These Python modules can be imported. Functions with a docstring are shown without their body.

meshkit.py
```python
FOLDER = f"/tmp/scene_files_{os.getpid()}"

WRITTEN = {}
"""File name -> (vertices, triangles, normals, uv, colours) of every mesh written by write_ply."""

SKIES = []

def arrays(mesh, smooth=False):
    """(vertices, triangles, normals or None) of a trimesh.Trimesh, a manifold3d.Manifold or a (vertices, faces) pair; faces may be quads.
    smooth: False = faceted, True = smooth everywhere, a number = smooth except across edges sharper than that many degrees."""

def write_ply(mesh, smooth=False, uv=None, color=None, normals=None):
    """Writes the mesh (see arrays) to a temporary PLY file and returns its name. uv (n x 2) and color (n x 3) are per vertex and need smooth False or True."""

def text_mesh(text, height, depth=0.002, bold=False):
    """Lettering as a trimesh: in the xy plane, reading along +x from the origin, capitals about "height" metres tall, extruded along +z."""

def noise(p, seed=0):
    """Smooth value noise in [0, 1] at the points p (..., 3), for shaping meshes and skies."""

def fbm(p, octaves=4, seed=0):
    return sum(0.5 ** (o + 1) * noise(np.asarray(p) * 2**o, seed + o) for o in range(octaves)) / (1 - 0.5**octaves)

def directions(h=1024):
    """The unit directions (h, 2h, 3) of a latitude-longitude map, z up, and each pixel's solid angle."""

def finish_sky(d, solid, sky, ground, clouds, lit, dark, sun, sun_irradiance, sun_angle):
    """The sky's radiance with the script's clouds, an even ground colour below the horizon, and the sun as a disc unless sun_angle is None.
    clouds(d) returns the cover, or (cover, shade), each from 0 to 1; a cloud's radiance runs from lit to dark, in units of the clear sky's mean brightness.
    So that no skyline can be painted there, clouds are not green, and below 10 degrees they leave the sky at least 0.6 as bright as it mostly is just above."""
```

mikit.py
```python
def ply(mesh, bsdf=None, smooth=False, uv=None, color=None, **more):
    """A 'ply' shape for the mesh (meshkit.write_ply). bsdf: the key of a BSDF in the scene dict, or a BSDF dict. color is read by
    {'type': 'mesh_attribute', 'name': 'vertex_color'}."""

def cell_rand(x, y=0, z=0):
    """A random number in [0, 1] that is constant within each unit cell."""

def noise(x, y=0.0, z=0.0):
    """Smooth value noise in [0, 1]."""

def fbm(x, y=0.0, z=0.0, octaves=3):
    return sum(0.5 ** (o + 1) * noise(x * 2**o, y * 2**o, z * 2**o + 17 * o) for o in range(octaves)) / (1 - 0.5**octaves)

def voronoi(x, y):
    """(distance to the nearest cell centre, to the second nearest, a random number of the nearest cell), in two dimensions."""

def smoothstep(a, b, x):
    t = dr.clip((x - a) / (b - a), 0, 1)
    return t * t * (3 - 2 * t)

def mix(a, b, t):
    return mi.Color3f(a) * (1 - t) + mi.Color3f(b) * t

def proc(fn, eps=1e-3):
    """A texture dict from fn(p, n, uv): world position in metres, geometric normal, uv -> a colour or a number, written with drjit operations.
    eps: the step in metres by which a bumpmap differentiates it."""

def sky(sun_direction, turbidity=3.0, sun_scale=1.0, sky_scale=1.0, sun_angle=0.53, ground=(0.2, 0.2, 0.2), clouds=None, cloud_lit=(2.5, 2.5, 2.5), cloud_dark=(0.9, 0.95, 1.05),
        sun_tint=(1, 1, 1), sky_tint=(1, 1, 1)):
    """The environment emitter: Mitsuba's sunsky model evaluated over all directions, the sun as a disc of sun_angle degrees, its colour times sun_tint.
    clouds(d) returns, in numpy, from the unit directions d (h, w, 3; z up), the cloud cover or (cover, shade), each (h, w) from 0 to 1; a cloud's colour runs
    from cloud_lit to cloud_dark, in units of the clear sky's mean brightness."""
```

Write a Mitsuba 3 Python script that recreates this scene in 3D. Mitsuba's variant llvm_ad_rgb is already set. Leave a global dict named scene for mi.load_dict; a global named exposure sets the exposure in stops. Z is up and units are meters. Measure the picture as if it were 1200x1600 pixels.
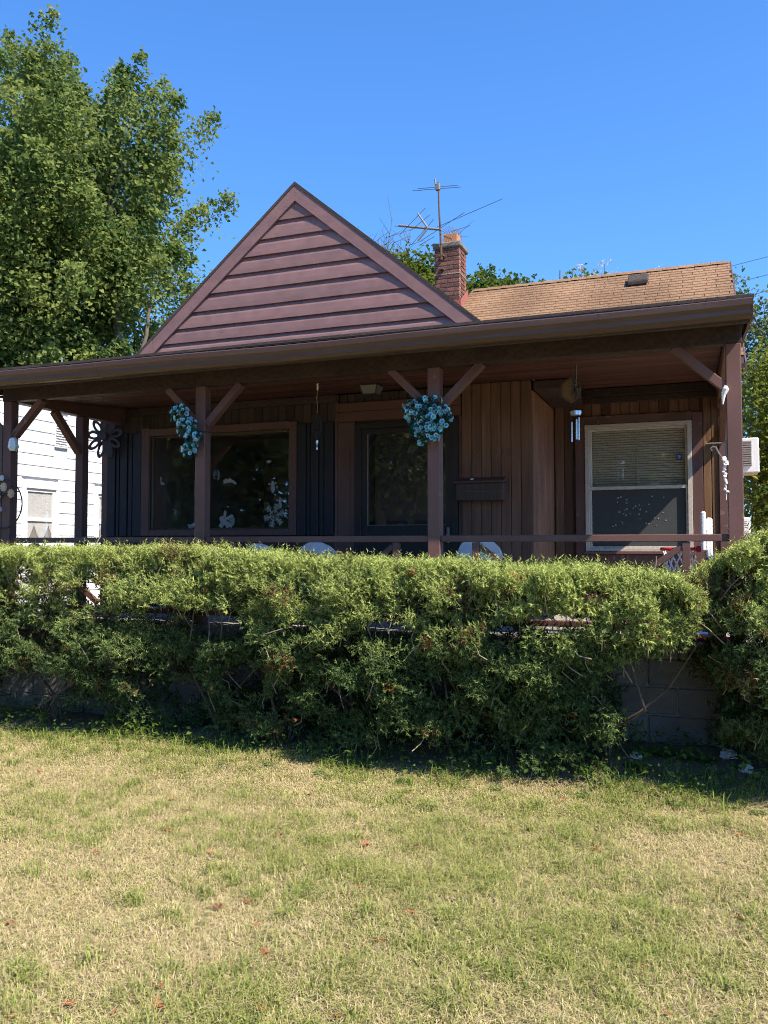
import math, numpy as np, trimesh, mitsuba as mi, mikit, meshkit
import drjit as dr
from shapely.geometry import Polygon, Point, LineString, box as sbox
from shapely.ops import unary_union
from shapely import affinity
from mikit import noise as N3, fbm as F3, mix, smoothstep, cell_rand

T = mi.ScalarTransform4f
scene, labels, taken = {}, {}, {}
rng = np.random.default_rng(11)

# ------------------------------------------------------------------ camera, light, exposure
YAW, PITCH = math.radians(20.8), math.atan(55 / 1295)
FWD = np.array([-math.sin(YAW) * math.cos(PITCH), math.cos(YAW) * math.cos(PITCH), math.sin(PITCH)])
EYE = np.array([0, 0, 1.58])
scene['camera'] = {'type': 'perspective', 'fov_axis': 'x', 'fov': 2 * math.degrees(math.atan(600 / 1295)), 'near_clip': 0.05, 'far_clip': 3000.0,
                   'to_world': T().look_at(origin=EYE.tolist(), target=(EYE + FWD).tolist(), up=[0, 0, 1])}
SUN = (1.0, -0.40, 1.288)
scene['sky_light'] = mikit.sky(SUN, turbidity=3.0, sun_tint=(0.95, 1.0, 1.08), sky_tint=(0.50, 0.82, 1.20), ground=(0.22, 0.21, 0.14))
exposure = 2.75


# ------------------------------------------------------------------ materials
def rgb(c):
    return {'type': 'rgb', 'value': list(c)}


def plain(name, c, rough=0.6, spec=0.4, metallic=0.0):
    scene[name] = {'type': 'twosided', 'bsdf': {'type': 'principled', 'base_color': rgb(c) if not isinstance(c, dict) else c, 'roughness': rough, 'specular': spec, 'metallic': metallic}}


def textured(name, fn, rough=0.7, spec=0.3, bump=None, scale=0.002):
    b = {'type': 'principled', 'base_color': mikit.proc(fn), 'roughness': rough, 'specular': spec}
    if bump is not None:
        b = {'type': 'bumpmap', 'arbitrary': mikit.proc(bump, eps=2e-3), 'scale': scale, 'nested': b}
    scene[name] = {'type': 'twosided', 'bsdf': b}


def wood(base, axis, lo=0.65, hi=1.3, streak=0.35):
    """stained wood: grain along one axis; the piece's own tone and seed come from its uv"""
    def fn(p, n, uv):
        a = [p.x, p.y, p.z]
        s = [(2.2 if k == axis else 70.0) * a[k] for k in range(3)]
        g = F3(s[0] + uv.y * 37, s[1] + uv.y * 11, s[2], octaves=2)
        w = N3(p.x * 3 + uv.y * 19, p.y * 3, p.z * 2.3)
        t = (lo + (hi - lo) * uv.x) * (1 - streak + 2 * streak * g) * (0.75 + 0.5 * w)
        return mi.Color3f(base[0] * t, base[1] * t * (0.97 + 0.06 * w), base[2] * t)
    return fn


def tone(base, amt=0.25, sc=6.0, fine=60.0, fa=0.25):
    def fn(p, n, uv):
        t = (1 - amt + 2 * amt * uv.x) * (1 - amt + 2 * amt * N3(p.x * sc, p.y * sc, p.z * sc)) * (1 - fa + 2 * fa * N3(p.x * fine, p.y * fine, p.z * fine))
        return mi.Color3f(base) * t
    return fn


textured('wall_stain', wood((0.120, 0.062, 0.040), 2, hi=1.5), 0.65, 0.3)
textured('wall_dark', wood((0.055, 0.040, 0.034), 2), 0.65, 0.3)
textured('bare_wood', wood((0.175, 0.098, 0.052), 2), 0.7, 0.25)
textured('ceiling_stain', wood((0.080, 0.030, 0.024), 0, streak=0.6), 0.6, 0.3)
textured('soffit_weathered', wood((0.115, 0.092, 0.068), 0, streak=0.4), 0.8, 0.2)


def trim_fn(p, n, uv):
    t = (0.85 + 0.3 * uv.x) * (0.8 + 0.4 * N3(p.x * 5, p.y * 5, p.z * 3))
    chip = smoothstep(0.76, 0.82, N3(p.x * 34, p.y * 34, p.z * 15)) * smoothstep(0.6, 0.75, N3(p.x * 2.1, p.y * 2.1 + 7, p.z * 2.1)) * 0.55
    return mix(mi.Color3f(0.122, 0.062, 0.054) * t, (0.22, 0.16, 0.13), chip)


textured('trim_paint', trim_fn, 0.55, 0.4)
textured('beam_paint', tone((0.045, 0.028, 0.026), 0.25, 4, 40), 0.6, 0.3)
textured('gable_paint', lambda p, n, uv: mix((0.200, 0.119, 0.115), (0.232, 0.130, 0.124), N3(p.x * 1.3, uv.y * 9, p.z * 9)) * (0.9 + 0.2 * N3(p.x * 11, p.y, p.z * 11)) * (0.92 + 0.16 * uv.x), 0.5, 0.45)
textured('gutter_paint', lambda p, n, uv: mix((0.080, 0.045, 0.039), (0.105, 0.065, 0.056), smoothstep(0.45, 0.9, F3(p.x * 3, p.y * 30, p.z * 30))), 0.42, 0.5)
textured('shingle', lambda p, n, uv: mix((0.185, 0.113, 0.068), (0.215, 0.136, 0.084), uv.x) * (0.72 + 0.55 * N3(p.x * 110, p.y * 110, p.z * 110)) * (0.8 + 0.4 * N3(p.x * 1.7, p.y * 1.7)), 0.9, 0.15)
textured('brick_clay', lambda p, n, uv: mix((0.115, 0.052, 0.042), (0.20, 0.095, 0.070), uv.x) * (0.6 + 0.8 * N3(p.x * 45, p.y * 45, p.z * 45)), 0.9, 0.2)
textured('concrete', lambda p, n, uv: mix((0.135, 0.13, 0.122), (0.25, 0.24, 0.22), F3(p.x * 6, p.y * 6, p.z * 6)) * (0.75 + 0.25 * uv.x) * (0.8 + 0.4 * N3(p.x * 120, p.y * 120, p.z * 120)), 0.95, 0.15)
textured('mortar', tone((0.27, 0.25, 0.22), 0.15, 9, 90), 0.95, 0.1)
textured('bark', lambda p, n, uv: mix((0.09, 0.075, 0.058), (0.22, 0.195, 0.16), F3(p.x * 9, p.y * 9, p.z * 3.5)), 0.9, 0.1)
textured('bark_dark', lambda p, n, uv: mix((0.055, 0.042, 0.032), (0.15, 0.125, 0.10), F3(p.x * 19, p.y * 19, p.z * 8)), 0.9, 0.1)
textured('white_siding', lambda p, n, uv: mi.Color3f(0.74, 0.755, 0.78) * (0.9 + 0.1 * uv.x) * (0.9 + 0.12 * N3(p.x * 0.9, p.y * 0.9, p.z * 2.2)), 0.45, 0.4)
plain('dark_void', (0.012, 0.011, 0.012), 0.9, 0.05)
plain('room_wall', (0.16, 0.15, 0.14), 0.9, 0.1)
textured('roof_edge', tone((0.055, 0.045, 0.042), 0.2, 8, 70), 0.9, 0.2)
plain('shutter_navy', (0.018, 0.019, 0.027), 0.5, 0.35)
plain('door_dark', (0.024, 0.021, 0.023), 0.4, 0.4)
plain('window_vinyl', (0.46, 0.42, 0.37), 0.45, 0.4)
plain('blind_slat', (0.40, 0.375, 0.30), 0.55, 0.3)
plain('screen_mesh', (0.055, 0.06, 0.062), 0.8, 0.2)
plain('cling_white', (0.28, 0.30, 0.29), 0.6, 0.2)
plain('white_plastic', (0.80, 0.80, 0.79), 0.35, 0.45)
plain('chair_white', (0.66, 0.72, 0.80), 0.35, 0.45)
plain('red_plastic', (0.55, 0.02, 0.035), 0.4, 0.45)
plain('blue_plastic', (0.02, 0.13, 0.42), 0.4, 0.45)
plain('net_cord', (0.75, 0.73, 0.72), 0.8, 0.2)
plain('iron_black', (0.022, 0.022, 0.025), 0.45, 0.5)
plain('ornament_slate', (0.05, 0.045, 0.058), 0.6, 0.3)
plain('silver_metal', (0.72, 0.76, 0.80), 0.28, 0.5, 0.85)
plain('aluminium_dull', (0.20, 0.19, 0.18), 0.6, 0.4, 0.3)
plain('rust_dark', (0.12, 0.075, 0.05), 0.8, 0.3)
plain('flue_clay', (0.42, 0.20, 0.10), 0.8, 0.2)
plain('flashing_red', (0.28, 0.10, 0.085), 0.6, 0.3)
plain('light_wood', (0.18, 0.12, 0.075), 0.7, 0.3)
plain('brass_dull', (0.10, 0.078, 0.052), 0.4, 0.5, 0.5)
plain('cord_tan', (0.45, 0.30, 0.20), 0.8, 0.2)
plain('sticker_blue', (0.03, 0.035, 0.16), 0.4, 0.4)
plain('curtain_cloth', (0.55, 0.56, 0.56), 0.9, 0.1)
plain('frosted_white', (0.55, 0.60, 0.66), 0.3, 0.5)
plain('grille_grey', (0.26, 0.24, 0.22), 0.6, 0.3)
plain('twig_grey', (0.26, 0.22, 0.175), 0.9, 0.1)
plain('lamp_glass', (0.12, 0.12, 0.125), 0.3, 0.5)
plain('wire_dark', (0.03, 0.03, 0.035), 0.6, 0.3)
scene['pane_glass'] = {'type': 'thindielectric', 'int_ior': 1.85}
VC = {'type': 'mesh_attribute', 'name': 'vertex_color'}
scene['matte_vc'] = {'type': 'twosided', 'bsdf': {'type': 'principled', 'base_color': VC, 'roughness': 0.85, 'specular': 0.2}}
scene['leaf_vc'] = {'type': 'principledthin', 'base_color': VC, 'roughness': 0.42, 'diff_trans': 0.95, 'eta': 1.42}
scene['needle_vc'] = {'type': 'principledthin', 'base_color': VC, 'roughness': 0.38, 'diff_trans': 0.4, 'eta': 1.45}
scene['grass_vc'] = {'type': 'principledthin', 'base_color': VC, 'roughness': 0.6, 'diff_trans': 0.5, 'eta': 1.35}


# ------------------------------------------------------------------ scene entries
def numbered(key):
    n = taken.get(key, -1) + 1
    taken[key] = n
    return key if n == 0 else f'{key}_{n:03d}'


def tag(key, label=None, cat=None, group=None, kind=None):
    d = labels.setdefault(key, {})
    for k, v in (('label', label), ('category', cat), ('group', group), ('kind', kind)):
        if v:
            d[k] = v
    return key


def thing(name, label, cat, group=None):
    return tag(numbered(name), label, cat, group)


def add(name, mesh, bsdf, parent=None, label=None, cat=None, group=None, kind=None, smooth=False, t=None, color=None):
    key = numbered(f'{parent}__{name}' if parent else name)
    if color is None and smooth in (False, True):
        nv = len(mesh[0]) if isinstance(mesh, tuple) else len(mesh.vertices)
        uv = np.tile([rng.random() if t is None else t, rng.random()], (nv, 1))
        scene[key] = mikit.ply(mesh, bsdf, smooth=smooth, uv=uv)
    else:
        scene[key] = mikit.ply(mesh, bsdf, smooth=smooth, color=color)
    if label or cat or group or kind:
        tag(key, label, cat, group, kind)
    return key


# ------------------------------------------------------------------ mesh helpers
def _cb(x0, x1, y0, y1, z0, z1, c):
    v = []
    for sx in (0, 1):
        for sy in (0, 1):
            for sz in (0, 1):
                p = np.array([(x0, x1)[sx], (y0, y1)[sy], (z0, z1)[sz]], float)
                i = np.array([(1, -1)[sx], (1, -1)[sy], (1, -1)[sz]]) * c
                for k in range(3):
                    q = p + i
                    q[k] = p[k]
                    v.append(q)
    return np.array(v)


_h = trimesh.convex.convex_hull(_cb(-1, 1, -1, 1, -1, 1, 0.2))
_d = np.linalg.norm(_h.vertices[:, None] - _cb(-1, 1, -1, 1, -1, 1, 0.2)[None], axis=2).argmin(1)
CBF = _d[_h.faces]


def bx(x0, x1, y0, y1, z0, z1, c=0.003):
    c = min(c, 0.45 * min(x1 - x0, y1 - y0, z1 - z0))
    return _cb(x0, x1, y0, y1, z0, z1, c), CBF.copy()


def join(parts):
    v, f, n = [], [], 0
    for a in parts:
        a = a if isinstance(a, tuple) else (np.asarray(a.vertices), np.asarray(a.faces))
        v.append(a[0])
        f.append(np.asarray(a[1]) + n)
        n += len(a[0])
    return np.vstack(v), np.vstack(f)


def xf(mesh, m):
    v, f = mesh if isinstance(mesh, tuple) else (np.asarray(mesh.vertices), np.asarray(mesh.faces))
    return np.asarray(v) @ m[:3, :3].T + m[:3, 3], f


def frame(p0, p1, side=(0, 1, 0)):
    """matrix whose x axis runs from p0 to p1 and whose y axis is near side"""
    p0, p1 = np.asarray(p0, float), np.asarray(p1, float)
    x = (p1 - p0) / np.linalg.norm(p1 - p0)
    y = np.asarray(side, float) - x * (x @ np.asarray(side, float))
    y /= np.linalg.norm(y)
    m = np.eye(4)
    m[:3, 0], m[:3, 1], m[:3, 2], m[:3, 3] = x, y, np.cross(x, y), p0
    return m


def bar(p0, p1, wy, wz, side=(0, 1, 0), c=0.003):
    L = np.linalg.norm(np.asarray(p1, float) - np.asarray(p0, float))
    return xf(bx(0, L, -wy / 2, wy / 2, -wz / 2, wz / 2, c), frame(p0, p1, side))


def tube(pts, radii, sides=6, caps=True):
    p = np.asarray(pts, float)
    r = np.broadcast_to(np.asarray(radii, float), (len(p),))
    t = np.gradient(p, axis=0)
    t /= np.linalg.norm(t, axis=1, keepdims=True) + 1e-12
    ref = np.array([0, 0, 1.0]) if abs(t[:, 2]).mean() < 0.85 else np.array([1.0, 0.13, 0])
    a = np.cross(t, ref)
    a /= np.linalg.norm(a, axis=1, keepdims=True) + 1e-12
    b = np.cross(t, a)
    ang = np.arange(sides) * 2 * np.pi / sides
    v = (p[:, None] + r[:, None, None] * (np.cos(ang)[None, :, None] * a[:, None] + np.sin(ang)[None, :, None] * b[:, None])).reshape(-1, 3)
    i, j = np.meshgrid(np.arange(len(p) - 1), np.arange(sides), indexing='ij')
    q = np.stack([i * sides + j, i * sides + (j + 1) % sides, (i + 1) * sides + (j + 1) % sides, (i + 1) * sides + j], -1).reshape(-1, 4)
    f = np.vstack([q[:, [0, 2, 1]], q[:, [0, 3, 2]]])
    if caps:
        n = len(v)
        v = np.vstack([v, p[:1], p[-1:]])
        k = np.arange(sides)
        e = (len(p) - 1) * sides
        f = np.vstack([f, np.stack([k * 0 + n, k, (k + 1) % sides], 1), np.stack([k * 0 + n + 1, e + (k + 1) % sides, e + k], 1)])
    return v, f


def disc(c, axis, r, h, sides=20):
    c, a = np.asarray(c, float), np.asarray(axis, float)
    a /= np.linalg.norm(a)
    return tube([c - a * h / 2, c + a * h / 2], [r, r], sides)


def poly(shape, depth):
    gs = getattr(shape, 'geoms', [shape])
    return join([trimesh.creation.extrude_polygon(g, depth, engine='earcut') for g in gs if g.area > 1e-9])


def upright(mesh, x, y, z):
    """a mesh drawn in its xy plane and extruded along z, stood up to face the street (its z towards -y)"""
    m = np.array([[1, 0, 0, x], [0, 0, -1, y], [0, 1, 0, z], [0, 0, 0, 1.0]])
    return xf(mesh, m)


def ring(cx, cy, cz, R, r, axis='y', n=28, sides=6):
    a = np.linspace(0, 2 * np.pi, n + 1)
    z = 0 * a
    p = {'y': np.stack([cx + R * np.cos(a), cy + z, cz + R * np.sin(a)], 1), 'z': np.stack([cx + R * np.cos(a), cy + R * np.sin(a), cz + z], 1)}[axis]
    return tube(p, r, sides, caps=False)


def nz(p, sc, seed=0):
    return meshkit.noise(np.asarray(p, float) * sc, seed)


def unit(v):
    return v / (np.linalg.norm(v, axis=-1, keepdims=True) + 1e-12)


def leaf_quads(P, nrm, size, aspect=0.75, fold=0.18, rg=rng):
    """folded diamond leaves: vertices (4n, 3), faces (2n, 3)"""
    n = len(P)
    t = unit(np.cross(nrm, rg.normal(size=(n, 3))))
    b = np.cross(nrm, t)
    s = np.asarray(size)[:, None]
    v = np.stack([P - t * s * 0.5, P + b * s * aspect * 0.5 + nrm * fold * s, P + t * s * 0.55 - nrm * fold * s * 0.6, P - b * s * aspect * 0.5 + nrm * fold * s], 1).reshape(-1, 3)
    i = np.arange(n)[:, None] * 4
    return v, np.vstack([i + [0, 1, 2], i + [0, 2, 3]])


# ================================================================== GROUND
XP, YPOST, YW, YR = (-6.332, -4.119, -1.955, 0.244), 6.30, 8.0, 9.2


def ground_z(x, y):
    x, y = np.asarray(x, float), np.asarray(y, float)
    s = lambda a, b, t: (lambda u: u * u * (3 - 2 * u))(np.clip((t - a) / (b - a), 0, 1))
    berm = 0.19 * s(5.3, 6.15, y) * (0.25 + 0.75 * s(-4.5, -0.5, x)) * (1 - 0.9 * s(9, 14, y))
    near = np.exp(-((x + 2) ** 2 + (y - 4) ** 2) / 120)
    return berm + near * 0.05 * (nz(np.stack([x, y, 0 * x], -1), 0.9, 3) - 0.5) + near * 0.018 * (nz(np.stack([x, y, 0 * x], -1), 6.0, 4) - 0.5)


def patch(x, y):
    """how green the lawn is, 0 (straw) to 1"""
    p = np.stack([x, y, 0 * x], -1)
    g = 0.36 * meshkit.fbm(p * 1.1, 3, 21) + 0.32 * meshkit.fbm(p * 3.2, 2, 5) + 0.32 * meshkit.fbm(p * 10.0, 2, 8)
    g = g + 0.09 * np.exp(-((x + 1.15) ** 2 + (y - 2.75) ** 2) / 0.5) + 0.05 * np.exp(-(x + 0.9) ** 2 / 0.3) - 0.10 * np.exp(-((x + 2.15) ** 2 + (y - 2.75) ** 2) / 0.12)
    return np.clip((g - 0.44) / 0.32, 0, 1)


def lawn_sheet():
    def axis(a, b, st, far):
        out = 1.5 * np.cumprod(np.full(14, 1.5))
        out = out[out < far]
        return np.concatenate([a - out[::-1], np.arange(a, b + 1e-6, st), b + out])
    xs, ys = axis(-8.5, 3.5, 0.05, 420), axis(0.8, 6.4, 0.05, 420)
    X, Y = np.meshgrid(xs, ys, indexing='ij')
    Z = ground_z(X, Y)
    v = np.stack([X, Y, Z], -1).reshape(-1, 3)
    i, j = np.meshgrid(np.arange(len(xs) - 1), np.arange(len(ys) - 1), indexing='ij')
    a = i * len(ys) + j
    q = np.stack([a, a + len(ys), a + len(ys) + 1, a + 1], -1).reshape(-1, 4)
    g = patch(v[:, 0], v[:, 1])[:, None]
    soil = np.clip((v[:, 1:2] - 5.45 + 0.25 * (nz(v, 3.0, 14)[:, None] - 0.5)) / 0.25, 0, 1) * (v[:, 1:2] < 7)
    fine = 0.75 + 0.5 * nz(v, 17.0, 2)[:, None]
    c = (np.array([0.25, 0.20, 0.115]) * (1 - g) + np.array([0.15, 0.155, 0.065]) * g) * fine
    c = c * (1 - soil) + np.array([0.11, 0.088, 0.062]) * fine * soil
    return (v, np.vstack([q[:, [0, 1, 2]], q[:, [0, 2, 3]]])), c


m, c = lawn_sheet()
add('lawn', m, 'matte_vc', kind='structure', smooth=True, color=c, label='dry straw and green lawn rising gently to the hedge')


# ================================================================== HOUSE
H = thing('bungalow', 'dark brown bungalow with mauve gable, deep front porch and brick chimney behind a hedge', 'house')


def wallseg(name, x0, x1, z0, z1, y0, y1, mat='wall_stain', parent=None):
    return add(name, bx(x0, x1, y0, y1, z0, z1, 0.001), mat, parent or H, t=0.2)


DECK = 0.905
ceil_z = lambda y: 3.06 + 0.085 * (y - 6.35)   # the porch ceiling follows the roof
CEIL, CEILR = ceil_z(8.0) - 0.004, ceil_z(9.2) - 0.004
slab = lambda x0, x1, y0, z0, y1, z1, th: (np.array([[x0, y0, z0], [x1, y0, z0], [x1, y1, z1], [x0, y1, z1], [x0, y0, z0 - th], [x1, y0, z0 - th], [x1, y1, z1 - th], [x0, y1, z1 - th]], float),
                                           np.array([[0, 1, 2], [0, 2, 3], [4, 6, 5], [4, 7, 6], [0, 4, 5], [0, 5, 1], [1, 5, 6], [1, 6, 2], [2, 6, 7], [2, 7, 3], [3, 7, 4], [3, 4, 0]]))
# --- porch deck, foundation wall of blocks, cap stones
add('porch_deck', bx(-6.6, 0.42, 6.60, 9.2, 0.79, DECK - 0.004), 'concrete', H, t=0.5)
fw = add('porch_wall', bx(-6.62, 0.425, 6.28, 6.58, -0.1, 0.785, 0.002), 'mortar', H, t=0.4)
for r in range(5):
    z1 = 0.785 - 0.2 * r
    x = 0.44 - (0.2 if r % 2 else 0.0)
    if r % 2:
        add('block', bx(x + 0.005, 0.44, 6.255, 6.42, z1 - 0.19, z1 - 0.005, 0.006), 'concrete', fw)
    while x > -6.3:
        d = 0.004 * rng.random()
        add('block', bx(x - 0.392, x - 0.004, 6.255 - d, 6.40, z1 - 0.19, z1 - 0.005, 0.006), 'concrete', fw)
        x -= 0.4
x = 0.47
while x > -6.4:
    L = 0.6 + 0.02 * rng.random()
    add('cap_stone', bx(x - L + 0.006, x, 6.205 + 0.006 * rng.random(), 6.60, 0.79, 0.908 + 0.004 * rng.random(), 0.01), 'concrete', fw, t=0.95)
    x -= L

# --- posts, beam, braces
for x in XP:
    add('post', bx(x - 0.05, x + 0.05, 6.25, 6.35, 0.912, 3.010, 0.005), 'trim_paint', H)
add('post', bx(-6.38, -6.28, 7.26, 7.36, 0.90, 3.010, 0.005), 'trim_paint', H)
add('post', bx(0.205, 0.285, 9.178, 9.197, 0.90, 3.010, 0.003), 'trim_paint', H)
bm = add('beam', bx(-6.40, 0.30, 6.255, 6.345, 3.012, 3.205, 0.005), 'beam_paint', H, t=0.3)
for xa, xb, ye in ((-6.38, -6.28, 7.98), (0.19, 0.285, 9.19)):
    v, f = bx(xa, xb, 6.347, ye, 3.014, 3.14, 0.005)
    v[v[:, 2] > 3.1, 2] += 0.09 * (v[v[:, 2] > 3.1, 1] - 6.35)
    add('beam', (v, f), 'trim_paint', H, t=0.25)
for xa, za, xb, zb in ((-2.005, 2.70, -2.33, 3.02), (-1.905, 2.70, -1.57, 3.02), (-4.169, 2.70, -4.48, 3.01), (-4.069, 2.67, -3.73, 3.01), (-6.28, 2.67, -5.93, 3.01), (0.194, 2.70, -0.15, 3.02)):
    add('brace', bar((xa, 6.30, za), (xb, 6.30, zb), 0.075, 0.062), 'trim_paint', H)
add('brace', bar((-6.33, 7.26, 2.62), (-6.33, 6.88, 3.01), 0.075, 0.07, side=(1, 0, 0)), 'trim_paint', H)
add('brace', bar((0.24, 9.185, 2.72), (0.24, 8.60, 3.05), 0.06, 0.13, side=(1, 0, 0)), 'trim_paint', H)

# --- railing
rl = add('railing', join([bx(a + 0.052, b - 0.052, 6.27, 6.335, 1.621, 1.672, 0.004) for a, b in zip(XP[:-1], XP[1:])]), 'trim_paint', H, t=0.6)
for a, b in zip(XP[:-1], XP[1:]):
    add('bottom_rail', bx(a + 0.052, b - 0.052, 6.275, 6.325, 0.985, 1.03, 0.004), 'trim_paint', rl, t=0.6)
    for s in (1, -1):
        xs = (a + 0.33) if s > 0 else (b - 0.33)
        add('baluster', bx(xs - 0.027, xs + 0.027, 6.276, 6.326, 1.033, 1.619, 0.003), 'trim_paint', rl)
        add('diagonal_brace', bar((xs + s * 0.028, 6.30, 1.585), ((a + b) / 2 - s * 0.02, 6.30, 1.06), 0.035, 0.045), 'trim_paint', rl)

# --- ceiling planks
pc = add('porch_ceiling', slab(-6.6, 0.19, 6.36, ceil_z(6.36) + 0.036, 9.19, ceil_z(9.19) + 0.036, 0.012), 'dark_void', H)
def sheared(m):
    m[0][:, 2] += ceil_z(m[0][:, 1])
    return m


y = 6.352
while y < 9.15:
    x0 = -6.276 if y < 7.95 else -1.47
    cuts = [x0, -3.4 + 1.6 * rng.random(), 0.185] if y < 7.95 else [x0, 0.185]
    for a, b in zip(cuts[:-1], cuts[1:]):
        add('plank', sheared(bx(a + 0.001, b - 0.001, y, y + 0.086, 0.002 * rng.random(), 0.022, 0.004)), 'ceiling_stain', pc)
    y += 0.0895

# --- eave: fascia, weathered soffit boards, gutter, porch roof
add('fascia', bx(-6.78, 0.34, 5.892, 5.915, 3.055, 3.205), 'roof_edge', H)
for a, b, z in ((5.918, 5.99, 3.172), (6.0, 6.155, 3.160), (6.17, 6.25, 3.178)):
    add('soffit_board', bx(-6.76, 0.335, a, b, z, z + 0.014), 'soffit_weathered', H)
prof = LineString([(5.888, 3.196), (5.888, 3.078), (5.832, 3.076), (5.806, 3.098), (5.804, 3.125), (5.782, 3.150), (5.776, 3.186), (5.788, 3.192), (5.790, 3.184)]).buffer(0.0022, cap_style=2)
gm = trimesh.creation.extrude_polygon(prof, 7.2, engine='earcut')
gv = np.asarray(gm.vertices)
sag = lambda x: 0.006 * np.sin(x * 0.9 + 1.0) + 0.004 * np.sin(x * 2.7)
pieces = []
for k in range(12):   # a run of short lengths so that the old gutter can sag a little
    a, b = 0.344 - 7.2 * (k + 1) / 12, 0.344 - 7.2 * k / 12
    xx = a + (b - a) * gv[:, 2] / 7.2
    pieces.append((np.stack([xx, gv[:, 0], gv[:, 1] + sag(xx) - sag(0.3)], 1), np.asarray(gm.faces)))
gt = add('gutter', join(pieces), 'gutter_paint', H, t=0.5)
add('end_cap', upright(poly(Polygon(list(prof.exterior.coords)).convex_hull, 0.003), 0, 0, 0) if False else xf(poly(Polygon(prof.exterior).convex_hull, 0.003), np.array([[0, 0, 1, 0.345], [1, 0, 0, 0], [0, 1, 0, 0], [0, 0, 0, 1.0]])), 'gutter_paint', gt, t=0.4)
add('porch_roof', slab(-6.85, 0.36, 5.84, 3.232, 9.45, 3.59, 0.022), 'roof_edge', H, t=0.5)
add('drip_edge', bx(-6.85, 0.345, 5.845, 5.885, 3.2, 3.209, 0.001), 'gutter_paint', H, t=0.9)
add('rake_fascia', slab(0.338, 0.358, 5.92, 3.206, 9.2, 3.532, 0.11), 'trim_paint', H, t=0.2)
add('rake_soffit', slab(0.287, 0.336, 5.92, 3.18, 9.2, 3.47, 0.015), 'soffit_weathered', H)

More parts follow.
